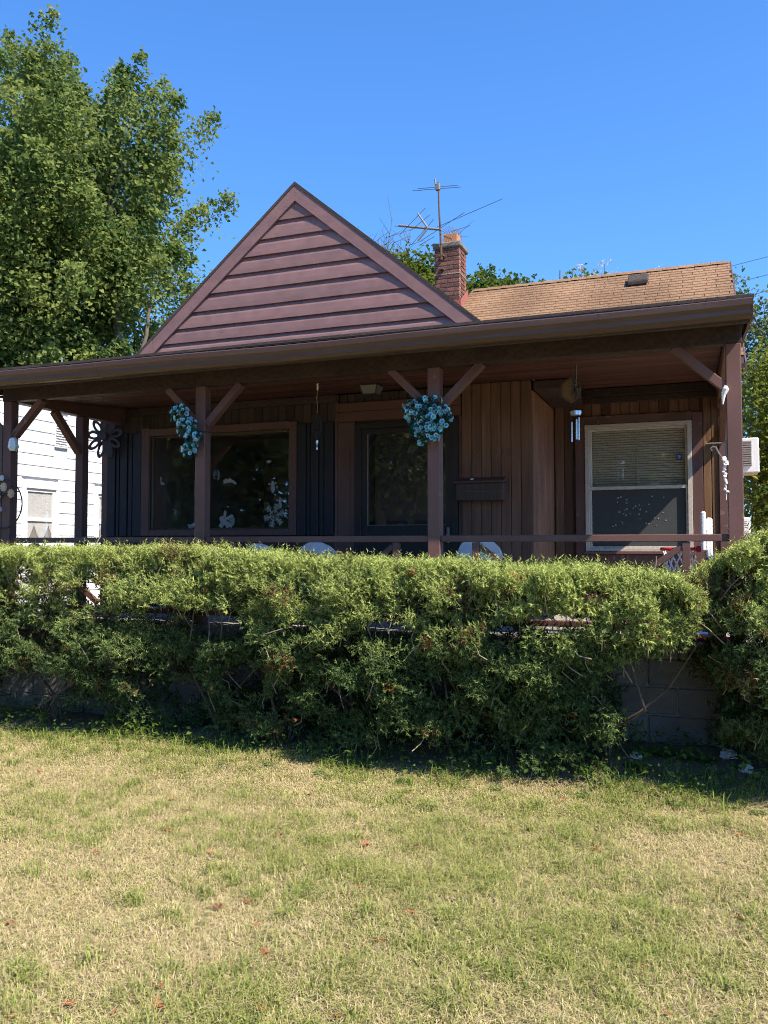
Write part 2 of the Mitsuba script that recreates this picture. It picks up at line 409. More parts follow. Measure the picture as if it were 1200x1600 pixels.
for xs_ in (-4.9, -2.75, -0.62):
    add('seam_strap', xf(poly(prof.buffer(0.0016), 0.03), np.array([[0, 0, 1, xs_], [1, 0, 0, 0], [0, 1, 0, sag(xs_) - sag(0.3)], [0, 0, 0, 1.0]])), 'gutter_paint', gt, t=0.7)
add('downspout', tube([(-6.62, 5.85, 3.08), (-6.62, 5.86, 3.02), (-6.47, 6.22, 2.84), (-6.43, 6.28, 2.76), (-6.43, 6.29, 0.3)], 0.028, 10), 'gutter_paint', H, smooth=False)
add('rake_fascia', slab(-6.80, -6.782, 5.92, 3.206, 8.0, 3.412, 0.11), 'trim_paint', H, t=0.2)
add('rake_soffit', slab(-6.78, -6.385, 6.26, 3.20, 8.0, 3.37, 0.013), 'soffit_weathered', H)

# --- main walls behind the porch
ZB = 0.9
PW, DR = (-5.95, -4.095, 1.745, 2.90), (-3.33, -2.27, ZB, 2.86)     # picture window and door openings
w1 = wallseg('front_wall', -6.60, PW[0], ZB, CEIL, YW + 0.022, YW + 0.12)
for x0, x1, z0, z1 in ((PW[0], PW[1], ZB, PW[2]), (PW[0], PW[1], PW[3], CEIL), (PW[1], DR[0], ZB, CEIL), (DR[0], DR[1], DR[3], CEIL), (DR[1], -1.497, ZB, CEIL)):
    add('sheathing', bx(x0, x1, YW + 0.022, YW + 0.12, z0, z1, 0.001), 'wall_stain', w1, t=0.1)
BW = 0.0982


def boards(x0, x1, holes, parent, yf, z0=ZB, z1=CEIL, th=0.02, mat='wall_stain', tr=(0.0, 1.0)):
    n = max(1, round((x1 - x0) / BW))
    w = (x1 - x0) / n
    for k in range(n):
        a, b = x0 + k * w, x0 + (k + 1) * w
        m = (a + b) / 2
        cuts = [(z0, z1)]
        for hx0, hx1, hz0, hz1 in holes:
            if hx0 < m < hx1:
                cuts = [s for c0, c1 in cuts for s in ((c0, min(c1, hz0)), (max(c0, hz1), c1)) if s[1] - s[0] > 0.02]
        d = 0.002 * rng.random()
        for c0, c1 in cuts:
            add('board', bx(a + 0.002, b - 0.002, yf - d, yf + th, c0, c1, 0.0055), mat, parent, t=tr[0] + (tr[1] - tr[0]) * rng.random())


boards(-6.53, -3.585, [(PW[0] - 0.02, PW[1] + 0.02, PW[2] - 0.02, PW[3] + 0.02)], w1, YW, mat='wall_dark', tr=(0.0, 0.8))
boards(-2.19, -1.500, [], w1, YW - 0.06, th=0.08, tr=(0.55, 1.0))
add('corner_board', bx(-6.615, -6.533, YW - 0.022, YW + 0.1, ZB, CEIL - 0.002), 'trim_paint', H)
add('corner_board', bx(-3.583, -3.553, YW - 0.03, YW + 0.02, ZB, CEIL - 0.002), 'trim_paint', H)
add('ceiling_moulding', bx(-6.53, -3.56, YW - 0.05, YW - 0.006, 3.112, CEIL - 0.004), 'beam_paint', H, t=1.0)
# recessed right part
sw = wallseg('side_wall', -1.62, -1.502, ZB, CEILR, YW + 0.022, YR + 0.02)
yy = YW - 0.058
while yy < YR - 0.05:
    add('board', bx(-1.505, -1.478 + 0.002 * rng.random(), yy, min(yy + 0.118, YR - 0.02), ZB, 3.095, 0.005), 'wall_stain', sw, t=0.95)
    yy += 0.121
RW = (-1.145, -0.055, 1.535, 2.905)
w2 = wallseg('recessed_wall', -1.60, RW[0], ZB, CEILR, YR + 0.022, YR + 0.12)
for x0, x1, z0, z1 in ((RW[0], RW[1], ZB, RW[2]), (RW[0], RW[1], RW[3], CEILR), (RW[1], 0.30, ZB, CEILR)):
    add('sheathing', bx(x0, x1, YR + 0.022, YR + 0.12, z0, z1, 0.001), 'wall_stain', w2, t=0.1)
boards(-1.475, 0.02, [(RW[0] - 0.1, RW[1] + 0.09, RW[2] - 0.1, RW[3] + 0.1)], w2, YR, z1=CEILR)
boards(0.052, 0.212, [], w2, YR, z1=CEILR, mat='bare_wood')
add('frieze_board', bx(-1.475, 0.212, YR - 0.10, YR - 0.004, 3.20, CEILR - 0.012), 'beam_paint', H, t=0.0)
add('frieze_board', bx(-1.475, 0.212, YR - 0.05, YR - 0.004, 3.136, 3.198), 'beam_paint', H, t=0.3)
add('soffit_box', bx(-1.476, -1.15, YW - 0.04, YR - 0.11, 3.105, 3.188), 'beam_paint', H, t=0.9)
add('soffit_filler', slab(-1.474, -1.152, YW, 3.195, YR - 0.12, 3.285, 0.008), 'beam_paint', H, t=0.5)
# right and rear walls of the house body
add('side_wall', bx(0.18, 0.30, YR + 0.122, 16.4, 0.0, 3.2, 0.002), 'wall_stain', H)
add('side_wall', bx(-6.60, -6.48, YW + 0.122, 16.4, 0.0, 3.2, 0.002), 'wall_stain', H)
add('rear_wall', bx(-6.6, 0.30, 16.402, 16.5, 0.0, 3.2, 0.002), 'wall_stain', H)


def room(x0, x1, z0, z1, y0, d, mat='room_wall'):
    e = 0.02
    return join([bx(x0 - e, x1 + e, y0 + d, y0 + d + e, z0 - e, z1 + e, .001), bx(x0 - e, x0, y0, y0 + d, z0 - e, z1 + e, .001), bx(x1, x1 + e, y0, y0 + d, z0 - e, z1 + e, .001),
                 bx(x0, x1, y0, y0 + d, z0 - e, z0, .001), bx(x0, x1, y0, y0 + d, z1, z1 + e, .001)])


add('living_room', room(-6.4, -3.42, 0.9, 3.05, YW + 0.123, 3.4), 'room_wall', H)
add('bedroom', room(-1.35, 0.15, 0.9, 3.05, YR + 0.123, 3.0), 'room_wall', H)

# --- picture window
pw = add('picture_window', join([bx(-6.035, -5.93, YW - 0.045, YW - 0.003, 1.71, 2.955), bx(-4.118, -4.03, YW - 0.045, YW - 0.003, 1.71, 2.935),
                                 bx(-5.928, -4.12, YW - 0.043, YW - 0.003, 2.862, 2.945), bx(-5.928, -4.12, YW - 0.043, YW - 0.003, 1.71, 1.778)]), 'trim_paint', H, t=0.4)
add('frame', join([bx(-5.929, -5.905, YW - 0.003, YW + 0.05, 1.779, 2.861), bx(-4.143, -4.119, YW - 0.003, YW + 0.05, 1.779, 2.861), bx(-5.904, -4.144, YW - 0.003, YW + 0.05, 2.842, 2.861),
                   bx(-5.904, -4.144, YW - 0.003, YW + 0.05, 1.779, 1.795)]), 'brass_dull', pw)
add('pane', (np.array([[-5.9, YW + 0.03, 1.796], [-4.146, YW + 0.03, 1.796], [-4.146, YW + 0.03, 2.841], [-5.9, YW + 0.03, 2.841]]), np.array([[0, 1, 2], [0, 2, 3]])), 'pane_glass', pw)
add('sofa_back', bx(-5.5, -3.9, YW + 0.9, YW + 1.3, 0.92, 1.75, 0.05), 'door_dark', pw)

# --- shutters
for a, b in ((-6.525, -6.042), (-4.025, -3.6)):
    sh = add('shutter', bx(a, b, YW - 0.016, YW - 0.003, 1.712, 2.905, 0.002), 'shutter_navy', H)
    w = (b - a) / 4
    for k, (u0, u1) in enumerate(((0, .24), (.27, .35), (.385, .59), (.62, .73), (.76, 1))):
        add('slat', bx(a + (b - a) * u0 + .001, a + (b - a) * u1 - .001, YW - 0.04 + 0.006 * (k % 2), YW - 0.017, 1.706, 2.91, 0.004), 'shutter_navy', sh)

# --- door with its surround
dr_ = add('front_door', bx(-3.18, -2.40, YW + 0.10, YW + 0.14, ZB + 0.02, 2.80), 'door_dark', H)
add('surround', join([bx(-3.355, -3.285, YW - 0.045, YW + 0.1, ZB, 2.872), bx(-2.30, -2.235, YW - 0.045, YW + 0.1, ZB, 2.872), bx(-3.284, -2.301, YW - 0.043, YW + 0.1, 2.812, 2.870)]), 'door_dark', dr_)
add('storm_frame', join([bx(-3.283, -3.215, YW - 0.03, YW + 0.005, ZB + 0.01, 2.81), bx(-2.37, -2.302, YW - 0.03, YW + 0.005, ZB + 0.01, 2.81), bx(-3.214, -2.371, YW - 0.03, YW + 0.005, 2.755, 2.81),
                         bx(-3.214, -2.371, YW - 0.03, YW + 0.005, ZB + 0.01, 1.80)]), 'door_dark', dr_)
add('glazing_bead', join([bx(-3.214, -3.204, YW - 0.034, YW - 0.02, 1.802, 2.753, .002), bx(-3.203, -2.372, YW - 0.034, YW - 0.02, 1.802, 1.81, .002)]), 'aluminium_dull', dr_)
add('pane', (np.array([[-3.213, YW - 0.012, 1.80], [-2.372, YW - 0.012, 1.80], [-2.372, YW - 0.012, 2.754], [-3.213, YW - 0.012, 2.754]]), np.array([[0, 1, 2], [0, 2, 3]])), 'pane_glass', dr_)
add('door_handle', join([bx(-2.35, -2.325, YW - 0.055, YW - 0.031, 1.62, 1.78, 0.006), tube([(-2.34, YW - 0.05, 1.72), (-2.34, YW - 0.085, 1.72), (-2.34, YW - 0.085, 1.62)], 0.008)]), 'aluminium_dull', dr_)
add('pilaster', bx(-3.548, -3.357, YW - 0.03, YW + 0.02, ZB, 2.896), 'trim_paint', H, t=0.25)
add('pilaster_panel', bx(-3.50, -3.41, YW - 0.042, YW - 0.032, 1.2, 2.60), 'trim_paint', H, t=0.05)
add('pilaster', bx(-2.232, -2.195, YW - 0.03, YW + 0.02, ZB, 2.896), 'trim_paint', H, t=0.25)
add('door_header', bx(-3.55, -2.20, YW - 0.055, YW + 0.02, 3.0, 3.092), 'trim_paint', H, t=0.35)
add('door_header', bx(-3.55, -2.20, YW - 0.036, YW + 0.02, 2.899, 2.998), 'trim_paint', H, t=0.2)
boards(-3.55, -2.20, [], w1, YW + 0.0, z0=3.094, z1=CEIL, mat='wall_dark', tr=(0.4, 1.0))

# --- house number, four carved wooden digits
for k, ch in enumerate('9370'):
    dm = meshkit.text_mesh(ch, 0.088, 0.008)
    v = np.asarray(dm.vertices)
    v[:, 0] += 0.18 * v[:, 1]
    add('digit', upright((v, np.asarray(dm.faces)), -2.085 + 0.106 * k, YW - 0.063, 2.452 + 0.004 * (k % 2)), 'light_wood' if k in (1, 2) else 'wall_stain', H, t=0.75)

# --- white window in the recess
ww = add('sash_window', join([bx(RW[0] - 0.105, RW[0] - 0.002, YR - 0.03, YR - 0.003, 1.40, 3.0), bx(RW[1] + 0.002, RW[1] + 0.105, YR - 0.03, YR - 0.003, 1.40, 2.985),
                              bx(RW[0] - 0.001, RW[1] + 0.001, YR - 0.028, YR - 0.003, RW[3] + 0.001, 3.0), bx(RW[0] - 0.001, RW[1] + 0.001, YR - 0.028, YR - 0.003, 1.40, 1.505)]), 'trim_paint', H, t=0.15)
add('sill', bx(RW[0] - 0.02, RW[1] + 0.02, YR - 0.075, YR + 0.02, 1.507, 1.534), 'trim_paint', ww, t=0.9)
fr = 0.045
add('frame', join([bx(RW[0], RW[0] + fr, YR - 0.045, YR + 0.1, RW[2], RW[3]), bx(RW[1] - fr, RW[1], YR - 0.045, YR + 0.1, RW[2], RW[3]), bx(RW[0] + fr, RW[1] - fr, YR - 0.043, YR + 0.1, RW[3] - fr, RW[3] - 0.001),
                   bx(RW[0] + fr, RW[1] - fr, YR - 0.043, YR + 0.1, RW[2] + 0.001, RW[2] + 0.035)]), 'window_vinyl', ww)
X0, X1, ZM = RW[0] + fr + 0.001, RW[1] - fr - 0.001, 2.215
add('meeting_rail', bx(X0, X1, YR - 0.03, YR + 0.03, ZM - 0.018, ZM + 0.018), 'window_vinyl', ww)
add('upper_sash', join([bx(X0, X0 + 0.022, YR + 0.0, YR + 0.035, ZM + 0.019, RW[3] - fr - 0.001), bx(X1 - 0.022, X1, YR + 0.0, YR + 0.035, ZM + 0.019, RW[3] - fr - 0.001), bx(X0 + 0.022, X1 - 0.022, YR, YR + 0.035, RW[3] - fr - 0.022, RW[3] - fr - 0.002)]), 'window_vinyl', ww)
add('lower_sash', join([bx(X0, X0 + 0.02, YR - 0.02, YR + 0.02, RW[2] + 0.036, ZM - 0.019), bx(X1 - 0.02, X1, YR - 0.02, YR + 0.02, RW[2] + 0.036, ZM - 0.019), bx(X0 + 0.02, X1 - 0.02, YR - 0.02, YR + 0.02, RW[2] + 0.036, RW[2] + 0.055)]), 'window_vinyl', ww)
sq = lambda x0, x1, y, z0, z1: (np.array([[x0, y, z0], [x1, y, z0], [x1, y, z1], [x0, y, z1]]), np.array([[0, 1, 2], [0, 2, 3]]))
add('pane', sq(X0 + 0.02, X1 - 0.02, YR + 0.018, ZM + 0.019, RW[3] - fr - 0.02), 'pane_glass', ww)
add('insect_screen', bx(X0 + 0.02, X1 - 0.02, YR + 0.002, YR + 0.006, RW[2] + 0.056, ZM - 0.019, 0.001), 'screen_mesh', ww, label='dark insect screen over the lower half of the window')
# a blind of 32 slats behind the upper pane
sl = []
for k in range(25):
    z = ZM + 0.012 + k * 0.0262
    sl.append(bar((X0 + 0.005, YR + 0.07, z), (X1 - 0.005, YR + 0.07, z), 0.003, 0.0215, side=(0, 1, 0.45), c=0.001))
add('blind', join(sl), 'blind_slat', ww, kind='stuff')
add('lift_cord', tube([(-0.60, YR + 0.045, 1.62), (-0.60, YR + 0.045, 2.82)], 0.003, 5), 'blind_slat', ww)
dots = []
for _ in range(34):
    dots.append(disc((X0 + 0.16 + 0.62 * rng.random(), YR - 0.0005, 1.80 + 0.34 * rng.random()), (0, 1, 0), 0.004 + 0.006 * rng.random(), 0.003, 7))
add('white_dots', join(dots), 'cling_white', ww, kind='stuff')

# --- gable: curved aluminium siding boards, rake boards, roof
GX, GZ, GS, GY = -4.067, 5.561, 0.839, 8.0
gb = add('gable', (np.array([[GX, GY + 0.02, GZ - 0.1], [GX - 2.55, GY + 0.02, GZ - 0.1 - 2.55 * GS], [GX + 2.55, GY + 0.02, GZ - 0.1 - 2.55 * GS], [GX, GY + 0.12, GZ - 0.1], [GX - 2.55, GY + 0.12, GZ - 0.1 - 2.55 * GS], [GX + 2.55, GY + 0.12, GZ - 0.1 - 2.55 * GS]]),
                  np.array([[0, 1, 2], [3, 5, 4], [0, 3, 4], [0, 4, 1], [1, 4, 5], [1, 5, 2], [2, 5, 3], [2, 3, 0]])), 'dark_void', H)
laps = [5.40, 5.175, 4.99, 4.813, 4.636, 4.452, 4.261, 4.085, 3.923, 3.755, 3.585, 3.415]
for k in range(len(laps) - 1):
  zt, zb = laps[k], laps[k + 1]
  for ua, ub in ((-1, 1),):
    n = 40
    u = np.linspace(ua, ub, n + 1)
    rows = []
    for fz, yo in ((0.0, 0.004), (0.35, None), (0.75, None), (1.0, None), (1.0, 0.012)):
        z = zt + (zb - zt) * fz
        hw = max(0.004, (GZ - 0.195 - z) / GS + 0.03)
        x = GX + u * hw
        wob = 0.007 * (meshkit.fbm(np.stack([x * 1.6, 0 * x + k * 3.1, 0 * x], 1), 3, 40) - 0.5) * 2
        if yo is None:
            yo = -0.004 - 0.016 * fz
            y = GY + yo - np.abs(wob) * fz - 0.004 * math.sin(math.pi * fz)
        elif fz == 0:
            y = GY + 0.008 + 0 * x
        else:
            y = GY + 0.010 + 0 * x
        rows.append(np.stack([x, y, z + (0.004 * (nz(np.stack([x, 0 * x + k, 0 * x], 1), 2.0, 9) - 0.5) if fz == 1.0 else 0) + 0 * x], 1))
    v = np.vstack(rows)
    i, j = np.meshgrid(np.arange(len(rows) - 1), np.arange(n), indexing='ij')
    a = i * (n + 1) + j
    q = np.stack([a, a + n + 1, a + n + 2, a + 1], -1).reshape(-1, 4)
    key = add('siding_board', (v, np.vstack([q[:, [0, 1, 2]], q[:, [0, 2, 3]]])), 'gable_paint', gb, smooth=False)
# rake boards: parallelograms along both slopes, the left one in two lengths
def rake(s, a, b, y0=GY - 0.038, y1=GY - 0.012, w=0.172):
    x0, x1 = GX + s * a, GX + s * b
    w, lo = w, 0.03
    P = [(x0, GZ - lo - a * GS), (x1, GZ - lo - b * GS), (x1, GZ - lo - b * GS - w), (x0, GZ - lo - a * GS - w)]
    if s < 0:
        P = P[::-1]
    v = np.array([(x, y, z) for y in (y0, y1) for x, z in P])
    return v, np.array([[0, 2, 1], [0, 3, 2], [4, 5, 6], [4, 6, 7], [0, 1, 5], [0, 5, 4], [1, 2, 6], [1, 6, 5], [2, 3, 7], [2, 7, 6], [3, 0, 4], [3, 4, 7]])
add('rake_board', rake(-1, 0.0005, 1.84), 'gable_paint', gb, t=0.6)
add('rake_board', rake(-1, 1.844, 2.6, y0=GY - 0.041), 'gable_paint', gb, t=0.55)
add('rake_board', rake(1, 0.0005, 2.6), 'gable_paint', gb, t=0.6)
for s in (-1, 1):
    a = np.array([[GX, 7.955, GZ + 0.008], [GX + s * 2.75, 7.955, GZ + 0.008 - 2.75 * GS], [GX + s * 2.75, 12.9, GZ + 0.008 - 2.75 * GS], [GX, 12.9, GZ + 0.008]])
    v = np.vstack([a, a - [0, 0, 0.038]])
    add('gable_roof', (v, np.array([[0, 1, 2], [0, 2, 3], [4, 6, 5], [4, 7, 6], [0, 4, 5], [0, 5, 1], [1, 5, 6], [1, 6, 2], [2, 6, 7], [2, 7, 3], [3, 7, 4], [3, 4, 0]])[:, ::(-1 if s < 0 else 1)]), 'roof_edge', H)

# --- tan shingle roof over the right wing: ridge at y 12.8
RY, RZ, RS, RX0, RX1 = 12.8, 5.70, 0.628, -3.3, 0.475
rf = add('roof', join([slab(RX0, RX1, 9.3, RZ - (RY - 9.3) * RS - 0.012, RY, RZ - 0.012, 0.05), slab(-6.7, RX1, 17.0, RZ - (17.0 - RY) * RS - 0.012, RY + 0.002, RZ - 0.012, 0.05)]), 'roof_edge', H, t=0.4)
cs, sn = math.cos(math.atan(RS)), math.sin(math.atan(RS))
EXP = 0.127
def tab(x0, x1, d0, lift=0.0):
    """a shingle tab: its upper edge at slope distance d0 below the ridge, its lower edge 0.127 m further down and proud"""
    v = []
    for x in (x0, x1):
        for d, h in ((d0 - 0.02, 0.0), (d0 + EXP, 0.006 + lift), (d0 + EXP, 0.003), (d0 - 0.02, -0.006)):
            v.append((x, RY - d * cs - h * sn, RZ - d * sn + h * cs))
    return np.array(v), np.array([[0, 4, 5], [0, 5, 1], [1, 5, 6], [1, 6, 2], [2, 6, 7], [2, 7, 3], [3, 7, 4], [3, 4, 0], [0, 1, 2], [0, 2, 3], [4, 6, 5], [4, 7, 6]])
rest = []
for r in range(31):
    d0 = 0.0 + r * EXP
    x = RX1 - 0.02 - (0.15 if r % 2 else 0) - 0.04 * rng.random()
    cuts = [RX1 + 0.004 * rng.random()]
    while x > RX0:
        cuts.append(x)
        x -= 0.305
    cuts.append(RX0 - 0.05)
    for b, a in zip(cuts[:-1], cuts[1:]):
        if b - a < 0.03:
            continue
        mt = tab(a + 0.004, b - 0.004, d0, 0.002 * rng.random())
        if r < 20:
            add('shingle', mt, 'shingle', rf)
        else:
            rest.append(mt)
add('lower_shingles', join(rest), 'shingle', rf, kind='stuff')
x = RX0
while x < RX1 - 0.05:
    L = 0.22
    v = np.array([(xx, RY + dy, RZ + 0.016 + lift - abs(dy) * RS) for xx, lift in ((x, 0.008), (min(x + L, RX1), 0.0)) for dy in (-0.12, 0.0, 0.12)])
    add('ridge_cap', (v, np.array([[0, 3, 4], [0, 4, 1], [1, 4, 5], [1, 5, 2]])), 'shingle', rf)
    x += L
add('rake_trim', join([slab(RX1 + 0.001, RX1 + 0.016, 9.3, RZ - (RY - 9.3) * RS + 0.002, RY, RZ + 0.002, 0.12)]), 'trim_paint', rf)
# box vent near the ridge
vy = 12.25
vz = RZ - (RY - vy) * RS
v, f = bx(-0.90, -0.62, vy - 0.14, vy + 0.14, 0.045, 0.115, 0.015)
v[:, 2] += RZ - (RY - v[:, 1]) * RS - 0.02
vent = add('roof_vent', (v, f), 'roof_edge', rf, t=0.3, label='dark square vent near the ridge')
v, f = bx(-0.88, -0.64, vy - 0.12, vy + 0.12, -0.03, 0.052, 0.004)
v[:, 2] += RZ - (RY - v[:, 1]) * RS - 0.02
add('vent_neck', (v, f), 'roof_edge', rf, t=0.0)

# --- chimney of bricks
CX0, CX1, CY0, CY1 = -3.735, -3.33, 12.0, 12.41
ch = add('chimney', bx(CX0 + 0.012, CX1 - 0.012, CY0 + 0.012, CY1 - 0.012, 4.7, 6.14, 0.001), 'mortar', H)
for r in range(21):
    z0 = 4.72 + 0.0676 * r
    o = 0.0 if r % 2 else 0.1
    for side in range(4):
        W = CX1 - CX0
        cuts = [0.0, 0.2, W] if r % 2 else [0.0, 0.1, 0.3, W]
        for a, b in zip(cuts[:-1], cuts[1:]):
            a2, b2 = a + 0.007, b - 0.007
            if side in (0, 2):
                yb = (CY0 - 0.002 * rng.random(), CY0 + 0.09) if side == 0 else (CY1 - 0.09, CY1)
                add('brick', bx(CX0 + a2, CX0 + b2, yb[0], yb[1], z0 + 0.007, z0 + 0.0605, 0.004), 'brick_clay', ch)
            else:
                a3, b3 = max(a2, 0.094), min(b2, W - 0.094)
                if b3 - a3 < 0.03:
                    continue
                xb = (CX1 - 0.09, CX1 + 0.002 * rng.random()) if side == 1 else (CX0, CX0 + 0.09)
                add('brick', bx(xb[0], xb[1], CY0 + a3, CY0 + b3, z0 + 0.007, z0 + 0.0605, 0.004), 'brick_clay', ch)
add('cap', bx(CX0 - 0.022, CX1 + 0.025, CY0 - 0.025, CY1 + 0.02, 6.145, 6.235, 0.02), 'concrete', ch, t=0.5)
add('mortar_band', bx(CX0 - 0.004, CX1 + 0.004, CY0 - 0.005, CY1 + 0.004, 5.735, 5.748, 0.002), 'mortar', ch, t=1.0)
add('flue', join([bx(CX0 + 0.12, CX1 - 0.07, CY0 + 0.1, CY0 + 0.13, 6.25, 6.40, .004), bx(CX0 + 0.12, CX1 - 0.07, CY1 - 0.13, CY1 - 0.1, 6.25, 6.40, .004),
                  bx(CX0 + 0.12, CX0 + 0.15, CY0 + 0.131, CY1 - 0.131, 6.25, 6.40, .004), bx(CX1 - 0.10, CX1 - 0.07, CY0 + 0.131, CY1 - 0.131, 6.25, 6.40, .004)]), 'flue_clay', ch)
wires = []
for k in range(7):
    x = CX0 + 0.09 + k * 0.042
    wires.append(tube([(x, CY0 + 0.06, 6.255), (x, CY0 + 0.06, 6.44), (x, CY0 + 0.2, 6.50), (x, CY1 - 0.06, 6.44), (x, CY1 - 0.06, 6.255)], 0.0025, 4))
    y = CY0 + 0.06 + k * 0.048
    wires.append(tube([(CX0 + 0.09, y, 6.255), (CX0 + 0.09, y, 6.44), ((CX0 + CX1) / 2 + .01, y, 6.50), (CX0 + 0.345, y, 6.44), (CX0 + 0.345, y, 6.255)], 0.0025, 4))
add('spark_cage', join(wires), 'aluminium_dull', ch)
v = np.array([(CX0 - .02, CY0 - 0.012, 4.75), (CX1 + 0.02, CY0 - 0.012, 4.85), (CX1 + 0.02, CY0 - 0.012, 5.33), (CX0 - .02, CY0 - 0.012, 5.33), (CX1 + 0.02, CY1, 5.6), (CX1 + 0.02, CY1, 5.2)])
add('flashing', (v, np.array([[0, 1, 2], [0, 2, 3], [1, 5, 4], [1, 4, 2]])), 'flashing_red', ch)

# ================================================================== THINGS ON THE HOUSE
# --- television antenna on the chimney
an = thing('television_antenna', 'old rusty television antenna with bent arms and a thin mast on the brick chimney', 'antenna')
AY = CY0 - 0.06
add('mast', tube([(-3.60, AY, 5.95), (-3.615, AY, 6.4), (-3.63, AY - 0.02, 6.75), (-3.645, AY, 7.16)], [0.019, 0.017, 0.014, 0.013], 7), 'rust_dark', an)
add('bracket', join([bx(-3.64, -3.56, AY - 0.012, AY + 0.062, 6.0, 6.03), bx(-3.64, -3.57, AY - 0.012, AY + 0.062, 5.8, 5.83)]), 'rust_dark', an)
add('head', join([bx(-3.69, -3.62, AY - 0.03, AY + 0.03, 7.03, 7.14, 0.01), tube([(-3.69, AY, 7.12), (-3.70, AY, 7.22)], 0.012)]), 'aluminium_dull', an)
for (xa, za), (xb, zb), dy in (((-4.02, 7.035), (-3.32, 7.075), 0.0), ((-3.98, 7.11), (-3.40, 7.165), 0.12)):
    add('dipole_rod', tube([(xa, AY + dy - .12, za), (xb, AY + dy + .10, zb)], 0.0045, 5), 'wire_dark', an)
add('boom', tube([(-4.26, AY - 0.1, 6.535), (-3.60, AY - 0.012, 6.41)], 0.018, 6), 'aluminium_dull', an)
add('boom', tube([(-3.96, AY - 0.05, 6.70), (-3.80, AY - 0.05, 6.45)], 0.016, 6), 'aluminium_dull', an)
add('boom', tube([(-3.80, AY - 0.05, 6.45), (-3.95, AY - 0.08, 6.26)], 0.014, 6), 'aluminium_dull', an)
for (xa, za), (xb, zb) in (((-4.22, 6.36), (-3.86, 6.80)), ((-4.05, 6.40), (-3.79, 6.68)), ((-4.03, 6.18), (-3.73, 6.60)), ((-3.88, 6.22), (-3.24, 6.64)), ((-3.90, 6.16), (-3.72, 6.33)), ((-4.30, 6.50), (-4.20, 6.56)), ((-3.62, 6.40), (-2.655, 6.77 - 0.01)), ((-3.40, 6.30), (-3.155, 6.425))):
    add('element_rod', tube([(xa, AY - 0.16, za), (xb, AY + 0.02, zb)], 0.0042, 5), 'wire_dark', an)

# --- mailbox
mb = thing('mailbox', 'dark wooden mailbox with a slanted lid below the house number', 'mailbox')
add('body', bx(-2.215, -1.748, YW - 0.19, YW - 0.063, 2.032, 2.20, 0.006), 'wall_dark', mb, t=0.75)
v, f = bx(-2.235, -1.735, YW - 0.205, YW - 0.063, 0, 0.02, 0.004)
v[:, 2] += 2.202 + (v[:, 1] - (YW - 0.205)) * 0.32
add('lid', (v, f), 'trim_paint', mb, t=0.1)
add('ledge', bx(-2.21, -1.75, YW - 0.198, YW - 0.191, 2.115, 2.125, 0.002), 'trim_paint', mb, t=0.3)
add('clip', bx(-2.08, -2.05, YW - 0.16, YW - 0.13, 2.23, 2.25, 0.003), 'white_plastic', mb)

# --- ceiling lamp
cl = thing('ceiling_lamp', 'small lantern lamp with grey glass on the porch ceiling before the door', 'lamp')
LX, LY, LZ = -2.90, 7.30, 0.035
add('base', bx(LX - 0.085, LX + 0.085, LY - 0.085, LY + 0.085, 3.078 + LZ, 3.105 + LZ, 0.006), 'iron_black', cl)
def frustum(x, y, z0, z1, r0, r1):
    v = np.array([(x + sx * r, y + sy * r, z) for z, r in ((z0, r0), (z1, r1)) for sx, sy in ((-1, -1), (1, -1), (1, 1), (-1, 1))])
    return v, np.array([[0, 1, 5], [0, 5, 4], [1, 2, 6], [1, 6, 5], [2, 3, 7], [2, 7, 6], [3, 0, 4], [3, 4, 7], [0, 3, 2], [0, 2, 1], [4, 5, 6], [4, 6, 7]])
add('glass_shade', frustum(LX, LY, 3.0 + LZ, 3.077 + LZ, 0.062, 0.088), 'lamp_glass', cl)
add('cage', join([bar((LX + sx * 0.064, LY + sy * 0.064, 2.998 + LZ), (LX + sx * 0.09, LY + sy * 0.09, 3.078 + LZ), 0.01, 0.01) for sx in (-1, 1) for sy in (-1, 1)] + [bx(LX - 0.07, LX + 0.07, LY - 0.07, LY + 0.07, 2.985 + LZ, 2.998 + LZ)]), 'iron_black', cl)

# --- wind chime, star ornament and hexagon
HX, HY = -0.953, 7.05
wc = thing('wind_chime', 'wind chime with silver tubes under a pale round cap hanging from the porch ceiling', 'wind chime')
add('cord', tube([(HX, HY, 3.125), (HX, HY, 2.72)], 0.003, 5), 'wire_dark', wc)
add('cap', join([disc((HX, HY, 2.712), (0, 0, 1), 0.048, 0.022), disc((HX, HY, 2.695), (0, 0, 1), 0.044, 0.012)]), 'silver_metal', wc)
for k, (a, z0, z1) in enumerate(((2.9, 2.465, 2.635), (5.6, 2.475, 2.665), (5.0, 2.48, 2.65), (1.1, 2.5, 2.64))):
    x, y = HX + 0.036 * math.cos(a), HY + 0.036 * math.sin(a)
    add('tube', tube([(x, y, z0), (x, y, z1)], 0.0062, 8), 'silver_metal', wc, smooth=True)
    add('string', tube([(x, y, z1), (x, y, 2.69)], 0.0012, 4), 'wire_dark', wc)
so = thing('star_ornament', 'dark spiky wire star hanging above the wind chime', 'ornament')
spk = []
for k in range(22):
    a = 2 * math.pi * k / 22
    d = np.array([0.35 * math.cos(a) + 0.06 * rng.normal(), 0.7 * math.cos(a) + 0.1 * rng.normal(), math.sin(a)])
    d /= np.linalg.norm(d)
    spk.append(tube([(HX, HY + 0.02, 2.92), np.array([HX, HY + 0.02, 2.92]) + d * (0.09 + 0.035 * (k % 3) / 2)], [0.0045, 0.002], 4))
add('spikes', join(spk), 'iron_black', so)
add('hook', tube([(HX, HY + 0.02, 2.93), (HX + 0.01, HY + 0.02, 3.125)], 0.002, 4), 'silver_metal', so)
hx = thing('hexagonal_plaque', 'brown hexagonal wooden plaque hanging behind the wire star', 'ornament')
